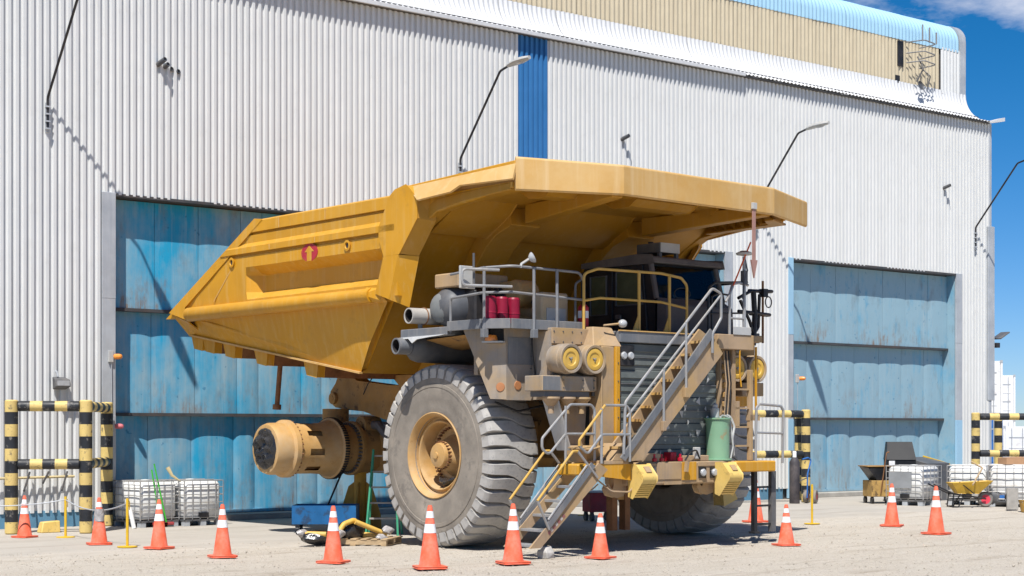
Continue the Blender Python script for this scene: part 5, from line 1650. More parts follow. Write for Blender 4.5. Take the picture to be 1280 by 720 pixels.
for xx in (-1.12, 0.95):
    # yellow wheel chocks hung on the bumper
    cmb = MB()
    P = [(xx - 0.22, -2.90, 1.43), (xx + 0.20, -2.90, 1.43), (xx + 0.27, -3.22, 1.30), (xx - 0.10, -3.25, 1.16), (xx + 0.28, -3.20, 1.13),
         (xx - 0.27, -3.12, 0.86), (xx + 0.12, -3.20, 0.86), (xx - 0.24, -2.92, 0.90), (xx + 0.14, -2.92, 0.90)]
    cmb.prism([(xx - 0.2, 0.86), (xx + 0.02, 1.18), (xx + 0.20, 1.18), (xx + 0.22, 1.02), (xx + 0.1, 0.86)], 'y', -3.24, -3.0)
    cmb = MB()
    # side outline (y,z): wedge block seen nose down
    prof = [(-2.88, 1.43), (-3.03, 1.43), (-3.20, 1.24), (-3.20, 1.17), (-2.97, 0.88), (-2.88, 0.91)]
    vs0 = [(xx - 0.17, y, z) for y, z in prof]
    vs1 = [(xx + 0.17, y, z) for y, z in prof]
    nP = len(prof)
    cmb.add(vs0 + vs1, [tuple(range(nP)), tuple(range(2 * nP - 1, nP - 1, -1))] + [(i, (i + 1) % nP, nP + (i + 1) % nP, nP + i) for i in range(nP)])
    ck = cmb.build('wheel_chock', M['wedge'], trk, bevel=0.015)
    MB().obox((xx + 0.03, -3.115, 1.345), (0.12, 0.12, 0.03), Matrix.Rotation(R(48), 3, 'X')).build('chock_pocket', M['tan'], ck)
    for q in range(6):
        zz = 0.92 + q * 0.036
        yy = -3.002 - q * 0.0285
        MB().obox((xx, yy - 0.004, zz), (0.30, 0.012, 0.012), Matrix.Rotation(R(0), 3, 'X')).build('chock_groove', mat('chock_groove_shade', (0.36, 0.22, 0.04), 0.7), ck)
# tow hooks
for xx in (-1.42, 0.70):
    pts = []
    C0 = (xx, 1.02)
    outer = [(C0[0] - 0.18 + 0.0, 1.10), (C0[0] - 0.22, 1.03), (C0[0] - 0.16, 0.93), (C0[0], 0.89), (C0[0] + 0.15, 0.92), (C0[0] + 0.2, 1.02), (C0[0] + 0.2, 1.20), (C0[0] - 0.06, 1.20), (C0[0] - 0.06, 1.08), (C0[0] - 0.10, 1.01), (C0[0] - 0.15, 1.05)]
    MB().prism(outer, 'y', -2.74, -2.62).build('tow_hook', M['tan'], trk, bevel=0.01)
# legs below the bumper centre (front supports seen behind the stair)
for xx in (-0.66, -0.36):
    MB().box(xx - 0.06, xx + 0.06, -1.9, -1.75, 0.28, 1.2).build('guard_leg', M['rust'], trk)
MB().box(-0.72, -0.30, -1.88, -1.78, 0.80, 0.86).build('guard_bar', M['brown'], trk)
# clutter on the bumper top: hoses, valves, small brackets
MB().box(-1.0, -0.45, -2.80, -2.55, 1.462, 1.60).build('valve_box', M['tan'], trk, bevel=0.01)
MB().box(-1.02, -0.86, -2.72, -2.56, 1.60, 1.76).build('blue_canister', M['blue'], trk, bevel=0.01)
for xx, zz in ((-0.62, 1.50), (-0.45, 1.50), (0.0, 1.50)):
    MB().lathe([(0, 0), (0, 0.045), (0.05, 0.05), (0.06, 0.02), (0.12, 0.02), (0.12, 0)], (xx, -2.80, zz - 0.03), (0, 0, 1), 12).build('red_valve', M['red'], trk)
MB().box(-0.10, 0.04, -2.68, -2.5, 1.462, 1.62).build('red_box', M['red'], trk, bevel=0.01)
MB().box(0.12, 0.75, -2.76, -2.52, 1.462, 1.56).build('valve_box', M['tan'], trk, bevel=0.01)
MB().tube([(0.1, -2.82, 1.48), (0.2, -2.84, 1.62), (0.38, -2.82, 1.66), (0.48, -2.8, 1.5)], 0.015, 6, 0.1).build('hose', M['black'], trk)
MB().box(0.38, 0.50, -2.8, -2.72, 1.5, 1.70).build('valve_block', M['greylight'], trk, bevel=0.01)
MB().tube([(-1.2, -2.9, 1.2), (-1.3, -2.96, 0.98), (-1.7, -2.9, 1.0), (-1.9, -2.8, 1.18)], 0.015, 6, 0.15).build('hose', M['tan'], trk)
MB().tube([(-1.9, -2.8, 1.12), (-2.0, -2.75, 1.02), (-2.2, -2.7, 1.04)], 0.012, 6, 0.1).build('hose', M['tan'], trk)
MB().obox((0.0, -2.95, 1.38), (0.05, 0.06, 0.18), Matrix.Rotation(R(10), 3, 'Y')).build('bumper_lug', M['tan'], trk)
# pale green pressure canister
gc = MB().lathe([(0, 0), (0, 0.25), (0.02, 0.25), (0.025, 0.205), (0.62, 0.205), (0.66, 0.21), (0.70, 0.215), (0.71, 0.235), (0.735, 0.235), (0.74, 0.0)], (1.12, -2.62, 1.47), (0, 0, 1), 36).build('green_canister', M['green'], trk, ang=30)
MB().lathe([(0, 0), (0, 0.075), (0.16, 0.075), (0.17, 0.05), (0.22, 0.05), (0.24, 0.03), (0.26, 0)], (1.05, -2.62, 2.21), (0, 0, 1), 14).build('canister_valve', M['greylight'], gc)
MB().tube([(1.2, -2.62, 2.23), (1.38, -2.66, 2.26), (1.44, -2.72, 2.05), (1.36, -2.74, 1.85), (1.42, -2.72, 1.55)], 0.022, 6, 0.12).tube([(1.15, -2.7, 2.25), (1.3, -2.74, 2.2), (1.36, -2.76, 1.7), (1.3, -2.76, 1.5)], 0.015, 6, 0.1).build('canister_hose', M['greylight'], gc)
for a in (0.5, 1.7, 2.9, 4.1, 5.3):
    MB().cyl((1.12 + 0.215 * math.cos(a), -2.62 + 0.215 * math.sin(a), 2.20), (1.12 + 0.215 * math.cos(a), -2.62 + 0.215 * math.sin(a), 2.235), 0.02, 8).build('lid_bolt', M['greylight'], gc)
e2 = MB().lathe([(0, 0), (0, 0.085), (0.40, 0.085), (0.46, 0.04), (0.5, 0.03), (0.5, 0)], (1.40, -2.5, 1.47), (0, 0, 1), 16).build('fire_extinguisher', M['red'], trk)
MB().lathe([(0.22, 0.087), (0.33, 0.087)], (1.40, -2.5, 1.47), (0, 0, 1), 16).build('label_band', M['reflect'], e2)

# right vertical ladder and columns
MB().box(1.285, 1.42, -2.54, -2.2, 1.46, 3.40).build('grille_column', M['tan'], trk, bevel=0.01)
for k in range(9):
    MB().box(1.30, 1.40, -2.60, -2.542, 1.9 + k * 0.165, 2.0 + k * 0.165).build('column_link', M['brown'], trk, bevel=0.015)
MB().box(1.50, 1.58, -2.62, -2.54, 2.05, 3.42).build('side_ladder_post', M['tan'], trk)
ld = MB().box(1.78, 1.86, -2.78, -2.70, 1.46, 3.05).build('side_ladder', M['tan'], trk, bevel=0.006)
MB().box(1.97, 2.0, -2.75, -2.72, 2.20, 3.46).build('ladder_post', M['yellow'], ld)
for k in range(4):
    MB().box(1.46, 1.84, -2.76, -2.72, 1.70 + k * 0.33, 1.73 + k * 0.33).build('rung', M['tan'], ld)
MB().box(1.77, 2.04, -2.78, -2.69, 2.16, 2.26).build('ladder_clamp', M['tan'], ld)
MB().box(1.46, 1.53, -2.76, -2.72, 2.05, 2.5).build('ladder_post', M['tan'], ld)
MB().tube([(1.60, -2.70, 3.40), (1.60, -2.70, 3.0), (1.64, -2.70, 2.75)], 0.014, 8).build('yellow_pole', M['yellow'], trk)
# hoop on the right bumper end, legs of the boarding ladder below it
rail('boarding_hoop', [(1.88, -2.82, 1.40), (1.90, -2.82, 2.38), (1.98, -2.82, 2.45), (2.56, -2.82, 2.42), (2.62, -2.82, 2.34), (2.60, -2.82, 1.40)], 0.024, M['galv'], 0.07)
rail('boarding_hoop_bar', [(1.89, -2.82, 1.95), (2.61, -2.82, 1.93)], 0.020, M['galv'], 0)
MB().box(1.96, 2.04, -2.72, -2.64, 0.18, 1.26).box(1.93, 2.07, -2.75, -2.61, 0.16, 0.2).build('hanging_ladder_leg', M['black'], trk)
MB().box(2.42, 2.54, -2.72, -2.64, 0.18, 1.26).build('hanging_ladder_leg', M['darkgrey'], trk)
for k in range(3):
    MB().box(2.04, 2.42, -2.70, -2.66, 0.30 + k * 0.33, 0.335 + k * 0.33).build('hanging_ladder_rung', M['black'], trk)
MB().prism([(2.45, 1.25), (2.75, 0.72), (2.40, 0.60), (2.35, 1.2)], 'y', -1.6, -1.35).build('spare_chock', M['wedge'], trk, bevel=0.01)
# masts, orange whip, aerials
ms = rail('gps_mast', [(1.58, -2.66, 3.36), (1.76, -2.66, 3.52), (1.76, -2.66, 4.9), (1.76, -2.66, 5.05)], 0.03, M['galv'], 0.1)
MB().lathe([(0, 0), (0.0, 0.03), (0.02, 0.14), (0.05, 0.15), (0.09, 0.06), (0.09, 0)], (1.76, -2.66, 5.06), (0, 0, 1), 18).build('gps_dome', M['greylight'], ms)
MB().tube([(1.70, -2.68, 4.3), (1.72, -2.70, 4.6), (1.80, -2.70, 4.8), (1.76, -2.68, 5.0)], 0.015, 6).box(1.71, 1.81, -2.7, -2.62, 4.55, 4.8).build('mast_cable', M['darkgrey'], ms)
rail('stair_top_post', [(1.38, -2.66, 3.45), (1.38, -2.66, 4.35), (1.46, -2.66, 4.55), (1.62, -2.66, 4.58), (1.86, -2.66, 4.55)], 0.025, M['galv'], 0.1)
rail('stair_top_rail', [(1.38, -2.66, 3.95), (1.74, -2.66, 3.95)], 0.02, M['galv'], 0)
fl = MB().tube([(1.20, -2.74, 4.22), (1.38, -2.74, 4.50)], 0.022, 8).build('whip_base', M['galv'], trk)
MB().tube([(1.38, -2.74, 4.50), (1.84, -2.74, 5.30)], 0.014, 6).build('orange_whip', M['whip'], trk)
# black equipment bracket with round shelves, right of the cab
rail('bracket_post', [(2.86, -1.90, 3.55), (2.90, -1.90, 4.1), (2.86, -1.9, 4.55)], 0.05, M['black'], 0.1)
rail('bracket_post', [(3.12, -1.90, 3.60), (3.12, -1.90, 4.75)], 0.022, M['rust'], 0)
rail('bracket_arm', [(2.45, -1.90, 4.40), (2.80, -1.90, 4.55), (3.40, -1.90, 4.57), (3.40, -1.8, 4.57), (2.9, -1.75, 4.57)], 0.032, M['black'], 0.06)
rail('bracket_arm', [(2.45, -1.90, 4.16), (2.9, -1.90, 4.15), (3.34, -1.90, 4.13), (3.34, -1.8, 4.13), (2.9, -1.78, 4.14)], 0.032, M['black'], 0.06)
rail('bracket_arm', [(2.50, -1.90, 4.36), (2.75, -1.90, 4.0), (2.95, -1.9, 3.6)], 0.03, M['black'], 0.05)
rail('bracket_arm', [(2.78, -1.88, 3.62), (3.02, -1.88, 3.9), (3.05, -1.88, 4.5)], 0.03, M['black'], 0.05)
MB().tube([(3.22 + 0.085 * math.cos(a), -1.95, 4.36 + 0.1 * math.sin(a)) for a in [2 * PI * k / 18 for k in range(18)]], 0.012, 6, closed=True).build('cable_coil', M['black'], trk)
MB().box(3.06, 3.18, -1.98, -1.86, 4.45, 4.6).build('antenna_base', M['black'], trk)

# hanging rod with an arrow tip under the canopy lip
hr = thing('hanging_marker_rod', 'faded pink rod with an arrow tip hanging from the front edge of the canopy', 'marker rod', tp(1.235, -3.35, 5.83), TROT)
MB().box(-0.035, 0.035, -0.012, 0.012, -0.95, -0.02).build('rod', M['dustypink'], hr)
MB().prism([(-0.08, -0.93), (0.08, -0.93), (0.0, -1.24)], 'y', -0.015, 0.015).build('arrow_tip', M['dustypink'], hr)
MB().box(-0.055, 0.055, -0.03, 0.02, -0.06, 0.05).build('clamp', M['greylight'], hr, bevel=0.006)

# ================================================================== THINGS IN THE YARD
# ---------------------------------------------------------------- cones
def cone_proto():
    t = thing('traffic_cone', 'cone', 'traffic cone', (0, 0, -50), 0, 'orange cones round the truck')
    # unit height 1
    def rad(z):
        return 0.175 - 0.14 * (z - 0.04) / 0.96
    b = MB().prism([(-0.24, -0.2), (-0.2, -0.24), (0.2, -0.24), (0.24, -0.2), (0.24, 0.2), (0.2, 0.24), (-0.2, 0.24), (-0.24, 0.2)], 'z', 0.012, 0.045)
    for sx in (-1, 1):
        for sy in (-1, 1):
            b.box(*(sorted((sx * 0.13, sx * 0.21))), *(sorted((sy * 0.13, sy * 0.21))), 0, 0.012)
    b.build('base', M['orange'], t, bevel=0.008)
    MB().lathe([(0.03, rad(0.03) + 0.02), (0.06, rad(0.06)), (0.97, rad(0.97)), (1.0, rad(1.0) - 0.008), (1.0, 0.018), (0.6, 0.03)], (0, 0, 0), (0, 0, 1), 28).build('body', M['orange'], t, ang=40)
    for za, zb in ((0.565, 0.705), (0.80, 0.905)):
        MB().lathe([(za, rad(za) + 0.003), (zb, rad(zb) + 0.003)], (0, 0, 0), (0, 0, 1), 28).build('reflective_band', M['reflect'], t)
    return t


cp = cone_proto()
CONES = [((12.25, 29.71), .78, 'faded red cone with scuffed bands in front of the left striped post', 'old'),
         ((12.50, 27.05), .82, 'faded red cone with torn clear film on it, right of the tall striped corner post', 'old'),
         ((12.86, 25.50), .83, 'orange cone standing in front of the gap between the two left caged tanks', ''),
         ((12.75, 23.13), .835, 'orange cone right of the left caged tanks, in front of the left door', ''),
         ((13.51, 21.12), .86, 'orange cone hiding the near side of the blue cart and pallet', ''),
         ((14.05, 19.40), .915, 'large orange cone in front of the big tyre, nearest to the viewer', ''),
         ((15.52, 19.32), .90, 'orange cone beside the foot of the boarding stair, left of the pale rock', ''),
         ((17.25, 19.31), .70, 'short orange cone in the shade edge right of the boarding stair', ''),
         ((21.65, 19.43), .71, 'short faded red cone right of the truck with a scuffed upper band', 'old'),
         ((26.55, 24.70), .95, 'orange cone between the legs of the hanging ladder on the right of the truck', ''),
         ((27.65, 21.92), .885, 'orange cone in front of the caged tank with the grey plate', ''),
         ((26.20, 19.72), .925, 'orange cone in front of the yellow wheelbarrow', ''),
         ((32.6, 20.9), .9, 'orange cone cut off by the right edge of the picture', '')]
FADED = {}
for i, ((x, y), h, lab, k) in enumerate(CONES):
    wd = h if h > 0.75 else 0.82
    if i == 0:
        o = cp
        o.location = (x, y, 0)
        o.rotation_euler = (0, 0, 0.4)
        o.scale = (wd, wd, h)
        o['label'] = lab
    else:
        o = dup(cp, (x, y, 0), rng.uniform(0, 1.5), lab, (wd, wd, h))
    if k == 'old':
        for ch in o.children:
            if ch.name.startswith(('base', 'body')):
                nm = ch.name.split('.')[0]
                if nm not in FADED:
                    me = ch.data.copy()
                    me.materials.clear()
                    me.materials.append(M['oldorange'])
                    FADED[nm] = me
                ch.data = FADED[nm]
    if i == 1:
        rows = []
        for a in range(17):
            an = 2 * PI * a / 16
            rows.append([((0.10 + 0.03 * noise.noise((math.cos(an) * 2, z * 4, math.sin(an) * 2))) * math.cos(an) - 0.02 * (1 - z), (0.10 + 0.03 * noise.noise((math.cos(an) * 3, z * 5, 1))) * math.sin(an), 0.50 + 0.26 * z) for z in (0, .25, .5, .75, 1)])
        MB().grid(rows).build('film_scrap', M['clearwrap'], o, ang=80)

# ---------------------------------------------------------------- yellow stanchions, rope
STN = [((12.85, 29.25), .76, 'yellow stanchion beside the left striped posts'),
       ((12.62, 26.20), .83, 'yellow stanchion in front of the left caged tanks'),
       ((27.05, 23.55), .84, 'yellow stanchion in front of the right striped barrier'),
       ((25.6, 29.2), .62, 'yellow stanchion seen under the truck behind the boarding stair')]
for (x, y), h, lab in STN:
    t = thing('stanchion', lab, 'stanchion', (x, y, 0), 0.3, 'yellow rope stanchions')
    MB().tube([(0, 0, 0.01), (0, 0, h)], 0.024, 10).build('pole', M['stanchion'], t)
    MB().lathe([(0, 0), (0, 0.17), (0.015, 0.17), (0.022, 0.05), (0.022, 0)], (0, 0, 0), (0, 0, 1), 18).build('base_plate', M['stanchion'], t)
    MB().tube([(0, 0, h - 0.03), (0.05, 0, h - 0.06), (0.05, 0, h - 0.2)], 0.008, 6, 0.03).build('rope_hook', M['stanchion'], t)


def sag(a, b, d, n=14):
    A, B = Vector(a), Vector(b)
    return [A.lerp(B, i / n) - Vector((0, 0, d * 4 * (i / n) * (1 - i / n))) for i in range(n + 1)]


mb = MB().tube(sag((10.5, 29.9, 0.75), (12.85, 29.25, 0.70), 0.12) + sag((12.85, 29.25, 0.70), (12.62, 26.2, 0.75), 0.16)[1:] , 0.012, 6)
tag(mb.build('barrier_rope', M['jamb']), 'thin grey rope strung between the two left yellow stanchions', 'rope')

# ---------------------------------------------------------------- striped barriers of thick pipe


def striped_pipe(t, name, p, q, r, n, first, cap=True):
    p, q = Vector(p), Vector(q)
    d = (q - p).normalized()
    L = (q - p).length
    main = None
    for k in range(n):
        a, b = L * k / n, L * (k + 1) / n
        prof = [(a, r), (b, r)]
        if k == 0:
            prof = [(a, 0), (a, r * 0.8), (a + r * 0.2, r)] + prof[1:]
        if k == n - 1:
            prof = prof[:-1] + [(b - r * 0.2, r), (b, r * 0.8), (b, 0)]
        y = (k + first) % 2 == 0
        m = MB().lathe(prof, p, d, 20)
        if main is None:
            main = m.build(name, M['postyellow' if y else 'postblack'], t, ang=40)
        else:
            m.build('stripe', M['postyellow' if y else 'postblack'], main, ang=40)
    return main


def barrier(label, A, B, Cp, h, base):
    """A-B front side, Cp the rear post at B"""
    t = thing('striped_barrier', label, 'barrier', (base[0], base[1], 0), 0, 'black and yellow pipe barriers at the doors')
    r = 0.125

    def L(p, z):
        return (p[0] - base[0], p[1] - base[1], z)
    for pt in (A, B, Cp):
        if pt:
            striped_pipe(t, 'post', L(pt, 0), L(pt, h), r, 11, 0)
    for z in (h - 0.12, h * 0.52):
        a, b = Vector(L(A, z)), Vector(L(B, z))
        d = (b - a).normalized() * (r * 0.9)
        striped_pipe(t, 'rail', a + d, b - d, 0.10, 5, 1)
        if Cp:
            a, b = Vector(L(B, z)), Vector(L(Cp, z))
            d = (b - a).normalized() * (r * 0.9)
            striped_pipe(t, 'rail', a + d, b - d, 0.10, 7, 1)
    return t


barrier('black and yellow pipe barrier left of the left door', (12.44, 30.80), (13.66, 30.15), (15.05, 32.2), 2.57, (13.2, 30.9))
barrier('black and yellow pipe barrier left of the right door, beside the truck', (32.7, 31.2), (34.95, 30.65), (36.25, 32.05), 2.55, (34.0, 31))
barrier('black and yellow pipe barrier at the right end of the workshop behind caged tanks', (41.27, 29.65), (42.55, 28.60), None, 2.5, (42, 29.2))
t = thing('striped_post', 'single black and yellow post behind the right end barrier', 'post', (44.6, 31.2, 0))
striped_pipe(t, 'post', (0, 0, 0), (0, 0, 2.5), 0.125, 11, 0)

# ---------------------------------------------------------------- caged tanks (IBC)
def ibc_proto():
    t = thing('caged_tank', 'tank', 'tank', (0, 0, -50), 0, 'white caged liquid tanks')
    w, d, h = 1.0, 1.2, 1.0
    MB().box(-0.47, 0.47, -0.57, 0.57, 0.17, 1.0).build('tank', M['ibc'], t, bevel=0.07, ang=50)
    MB().lathe([(0, 0), (0, 0.10), (0.05, 0.10), (0.06, 0)], (0, 0, 0.995), (0, 0, 1), 16).build('lid', M['ibc'], t)
    mb = MB()
    zz = [0.19, 0.36, 0.53, 0.70, 0.87, 1.02]
    for k, z in enumerate(zz):
        jig = 0.012 if k in (1, 3) else 0
        pts = []
        for (xa, ya, xb, yb) in ((-0.5, -0.6, 0.5, -0.6), (0.5, -0.6, 0.5, 0.6), (0.5, 0.6, -0.5, 0.6), (-0.5, 0.6, -0.5, -0.6)):
            for i in range(10):
                u = i / 10
                pts.append((xa + (xb - xa) * u, ya + (yb - ya) * u, z + (jig if i % 5 in (1, 2, 3) else 0)))
        mb.tube(pts, 0.011, 6, closed=True)
    for i in range(6):
        xx = -0.5 + i / 5
        mb.tube([(xx, -0.61, 0.15), (xx, -0.61, 1.03)], 0.009, 5).tube([(xx, 0.61, 0.15), (xx, 0.61, 1.03)], 0.009, 5)
    for i in range(6):
        yy = -0.6 + 1.2 * i / 5
        mb.tube([(0.51, yy, 0.15), (0.51, yy, 1.03)], 0.009, 5).tube([(-0.51, yy, 0.15), (-0.51, yy, 1.03)], 0.009, 5)
    mb.tube([(-0.5, -0.2, 1.03), (0.5, -0.2, 1.03)], 0.012, 5).tube([(-0.5, 0.2, 1.03), (0.5, 0.2, 1.03)], 0.012, 5)
    mb.build('cage', M['galv'], t).__setitem__('kind', 'stuff')
    p = MB().box(-0.5, 0.5, -0.6, 0.6, 0.11, 0.15).build('pallet', M['darkgrey'], t)
    for xx in (-0.42, 0, 0.42):
        for yy in (-0.52, 0, 0.52):
            MB().box(xx - 0.07, xx + 0.07, yy - 0.07, yy + 0.07, 0, 0.11).build('pallet_foot', M['jamb'], p)
    MB().box(-0.12, 0.12, -0.62, -0.56, 0.19, 0.30).build('valve_recess', M['black'], t)
    return t


ip = ibc_proto()
IBCS = [((15.68, 31.72), 0.10, 0.92, 'caged white tank left of the two green broom handles'),
        ((16.66, 31.62), 0.05, 0.92, 'caged white tank right of the two green broom handles'),
        ((36.05, 27.85), R(-75), 1.02, 'caged white tank with a grey plate on its front'),
        ((37.55, 27.15), R(-62), 1.02, 'caged white tank behind the yellow wheelbarrow'),
        ((37.55, 25.85), R(-60), 1.05, 'caged white tank right of the wheelbarrow with a cardboard box on top'),
        ((38.0, 24.6), R(-60), 1.05, 'caged white tank at the right edge of the picture')]
for i, ((x, y), rz, sc, lab) in enumerate(IBCS):
    if i == 0:
        o = ip
        o.location = (x, y, 0)
        o.rotation_euler = (0, 0, rz)
        o['label'] = lab
        o.scale = (sc, sc, sc)
    else:
        o = dup(ip, (x, y, 0), rz, lab, (sc, sc, sc))
    if i == 2:
        MB().box(-0.42, 0.20, -0.635, -0.622, 0.45, 0.86).build('plate', mat('grey_sheet_plate', (0.24, 0.25, 0.26), 0.6, var=0.12), o)

# brooms leaning on the tanks
for (xx, lean, lab, ln) in ((15.72, -0.12, 'green broom handle leaning left between the left caged tanks', 1.18), (15.86, -0.19, 'green broom with a red head standing between the left caged tanks', 1.3)):
    t = thing('broom', lab, 'broom', (xx, 31.12, 0))
    MB().tube([(0, 0, 0.08), (lean * 1.2, 0.10, ln)], 0.016, 8).build('handle', M['brushgreen'], t)
    MB().box(-0.16, 0.16, -0.04, 0.04, 0.04, 0.10).build('head', M['cartred'], t, bevel=0.01)
    MB().box(-0.15, 0.15, -0.03, 0.03, 0.0, 0.045).build('bristles', M['darkgrey'], t)
t = tag(MB().tube([(15.08, 31.0, 0.0), (15.04, 31.12, 0.42)], 0.045, 12).build('plastic_pipe', M['ibc']), 'short white plastic pipe leaning on the left caged tank', 'pipe')
t = tag(MB().tube([(16.25, 31.25, 0.92), (16.08, 31.30, 1.05), (16.00, 31.35, 1.22)], 0.03, 8, radii=[0.015, 0.03, 0.045]).build('work_glove', M['sand']), 'tan glove on a stick above the left caged tanks', 'glove')
# yellow block and angle irons by the striped posts
MB()
blk = tag(MB().add([(0, 0, 0), (.50, 0, 0), (.50, .3, 0), (0, .3, 0), (.06, .04, .22), (.50, .04, .24), (.50, .26, .24), (.06, .26, .22)], [(0, 1, 2, 3), (4, 7, 6, 5), (0, 4, 5, 1), (1, 5, 6, 2), (2, 6, 7, 3), (3, 7, 4, 0)]).build('yellow_block', M['wedge'], bevel=0.015), 'pale yellow block lying between the left striped posts', 'block')
blk.location = (13.02, 30.75, 0)
blk.scale = (0.78, 0.8, 0.95)
t = thing('bracket_bar', 'horizontal bar of rusty angle brackets low on the wall behind the left posts', 'bracket', (13.3, 32.3, 1.02))
MB().tube([(-0.7, 0, 0), (1.1, 0.05, 0.02)], 0.03, 6).build('bar', M['sand'], t)
for k, xx in enumerate((-0.35, 0.05, 0.45, 0.85)):
    MB().bar((xx + 0.1, 0.05, 0.12), (xx - 0.15, -0.25, -0.10 - 0.15 * (k % 2)), 0.03, 0.03).build('angle_bracket', M['black'], t)

# ---------------------------------------------------------------- jack stand, blue cart, ladder, pallet
t = thing('support_stand', 'yellow steel support stand with gusset plates under the rear axle', 'support stand', (18.55, 28.0, 0), 0.2)
MB().tube([(0, 0, 0.04), (0, 0, 1.12)], 0.125, 16).build('column', mat('stand_yellow', (0.44, 0.25, 0.03), 0.6, var=0.18, dust=(0.4, 0.28, 0.12), dust_amt=0.3), t)
for a in range(4):
    c, s_ = math.cos(a * PI / 2 + 0.5), math.sin(a * PI / 2 + 0.5)
    MB().plate([(c * 0.12, s_ * 0.12, 0.02), (c * 0.44, s_ * 0.44, 0.02), (c * 0.42, s_ * 0.42, 0.3), (c * 0.24, s_ * 0.24, 0.86), (c * 0.12, s_ * 0.12, 0.95)], (-s_ * 0.03, c * 0.03, 0)).build('gusset_plate', M['stand_yellow'] if 'stand_yellow' in M else MATS['stand_yellow'], t)
MB().prism([(-0.42, -0.42), (0.42, -0.42), (0.42, 0.42), (-0.42, 0.42)], 'z', 0, 0.03).build('base_plate', MATS['stand_yellow'], t)
MB().lathe([(0, 0), (0, 0.16), (0.06, 0.18), (0.06, 0)], (0, 0, 1.12), (0, 0, 1), 16).build('saddle', MATS['stand_yellow'], t)

t = thing('blue_cart', 'open blue steel cart on castors under the rear axle, with a tilted black handle', 'cart', (17.55, 27.7, 0), R(-38))
mb = MB()
L_, D_, z0, z1 = 0.62, 0.42, 0.17, 0.53
mb.box(-L_, L_, -D_, D_, z0, z0 + 0.03).box(-L_, L_, -D_, -D_ + 0.025, z0 + 0.031, z1).box(-L_, L_, D_ - 0.025, D_, z0 + 0.031, z1).box(-L_, -L_ + 0.025, -D_ + 0.026, D_ - 0.026, z0 + 0.031, z1).box(L_ - 0.025, L_, -D_ + 0.026, D_ - 0.026, z0 + 0.031, z1)
mb.build('tray', M['cartblue'], t)
for sx in (-1, 1):
    for sy in (-1, 1):
        c = MB().box(sx * 0.52 - 0.04, sx * 0.52 + 0.04, sy * 0.32 - 0.04, sy * 0.32 + 0.04, 0.10, 0.17).build('castor', M['darkgrey'], t)
        MB().cyl((sx * 0.52 - 0.025, sy * 0.32, 0.065), (sx * 0.52 + 0.025, sy * 0.32, 0.065), 0.065, 14).build('castor_wheel', M['black'], c)
MB().tube([(0.0, 0.35, 0.50), (0.30, 0.45, 1.22)], 0.02, 8).build('handle', M['black'], t)

t = thing('step_ladder', 'green step ladder behind the front tyre', 'ladder', (17.9, 26.2, 0), R(-40))
for s in (-1, 1):
    MB().bar((s * 0.32, 0.25, 0), (s * 0.20, 0.0, 1.62), 0.034, 0.03).build('leg', M['laddergreen'], t)
    MB().bar((s * 0.30, -0.45, 0), (s * 0.20, -0.02, 1.62), 0.035, 0.03).build('leg', M['laddergreen'], t)
for k in range(5):
    z = 0.3 + 0.3 * k
    u = z / 1.62
    MB().box(-0.32 + 0.12 * u, 0.32 - 0.12 * u, 0.25 * (1 - u) - 0.06, 0.25 * (1 - u) + 0.04, z - 0.015, z + 0.015).build('step', M['greywood'], t)

t = thing('wood_pallet', 'wooden pallet on the ground left of the front tyre', 'pallet', (16.15, 24.35, 0), R(-52))
for k in range(3):
    MB().box(-0.6, 0.6, -0.45 + k * 0.41, -0.37 + k * 0.41, 0.02, 0.10).build('runner', M['wood'], t)
for k in range(7):
    MB().box(-0.6 + k * 0.185, -0.49 + k * 0.185, -0.46, 0.46, 0.101, 0.122).build('top_board', M['wood'], t)
for k in range(3):
    MB().box(-0.6 + k * 0.555, -0.51 + k * 0.555, -0.46, 0.46, 0.0, 0.019).build('bottom_board', M['wood'], t)


def pipe_thing(label, pts, r, wraps, cat='pipe', m='pipeyellow'):
    t = thing('yellow_pipe', label, cat, pts[0], 0, 'wrapped yellow pipes on the pallet')
    P0 = Vector(pts[0])
    MB().tube([Vector(p) - P0 for p in pts], r, 12, 0.12).build('pipe', M[m], t)
    for w in wraps:
        c = Vector(w) - P0
        rows = []
        for i in range(9):
            u = i / 8
            row = []
            for k in range(13):
                a = 2 * PI * k / 12
                rr = 0.07 * math.sin(PI * (0.1 + 0.8 * u)) * (1 + 0.6 * noise.noise((math.cos(a) * 2 + w[0], math.sin(a) * 2, u * 4)))
                row.append((c.x + (u - 0.5) * 0.24, c.y + rr * math.cos(a), c.z + rr * math.sin(a)))
            rows.append(row)
        MB().grid(rows).build('film_wrap', M['clearwrap'], t, ang=70)


def gp(px, py, y):
    """ground-side helper: world point on the plane y seen at photo pixel (px, py)"""
    s_, c_ = math.sin(WALL_ANG), math.cos(WALL_ANG)
    X, z = (px - 640) / 2080.0, (537 - py) / 2080.0
    r = (s_ * X + c_, -c_ * X + s_, z)
    k = y / r[1]
    return (r[0] * k, y, 2.0 + z * k)


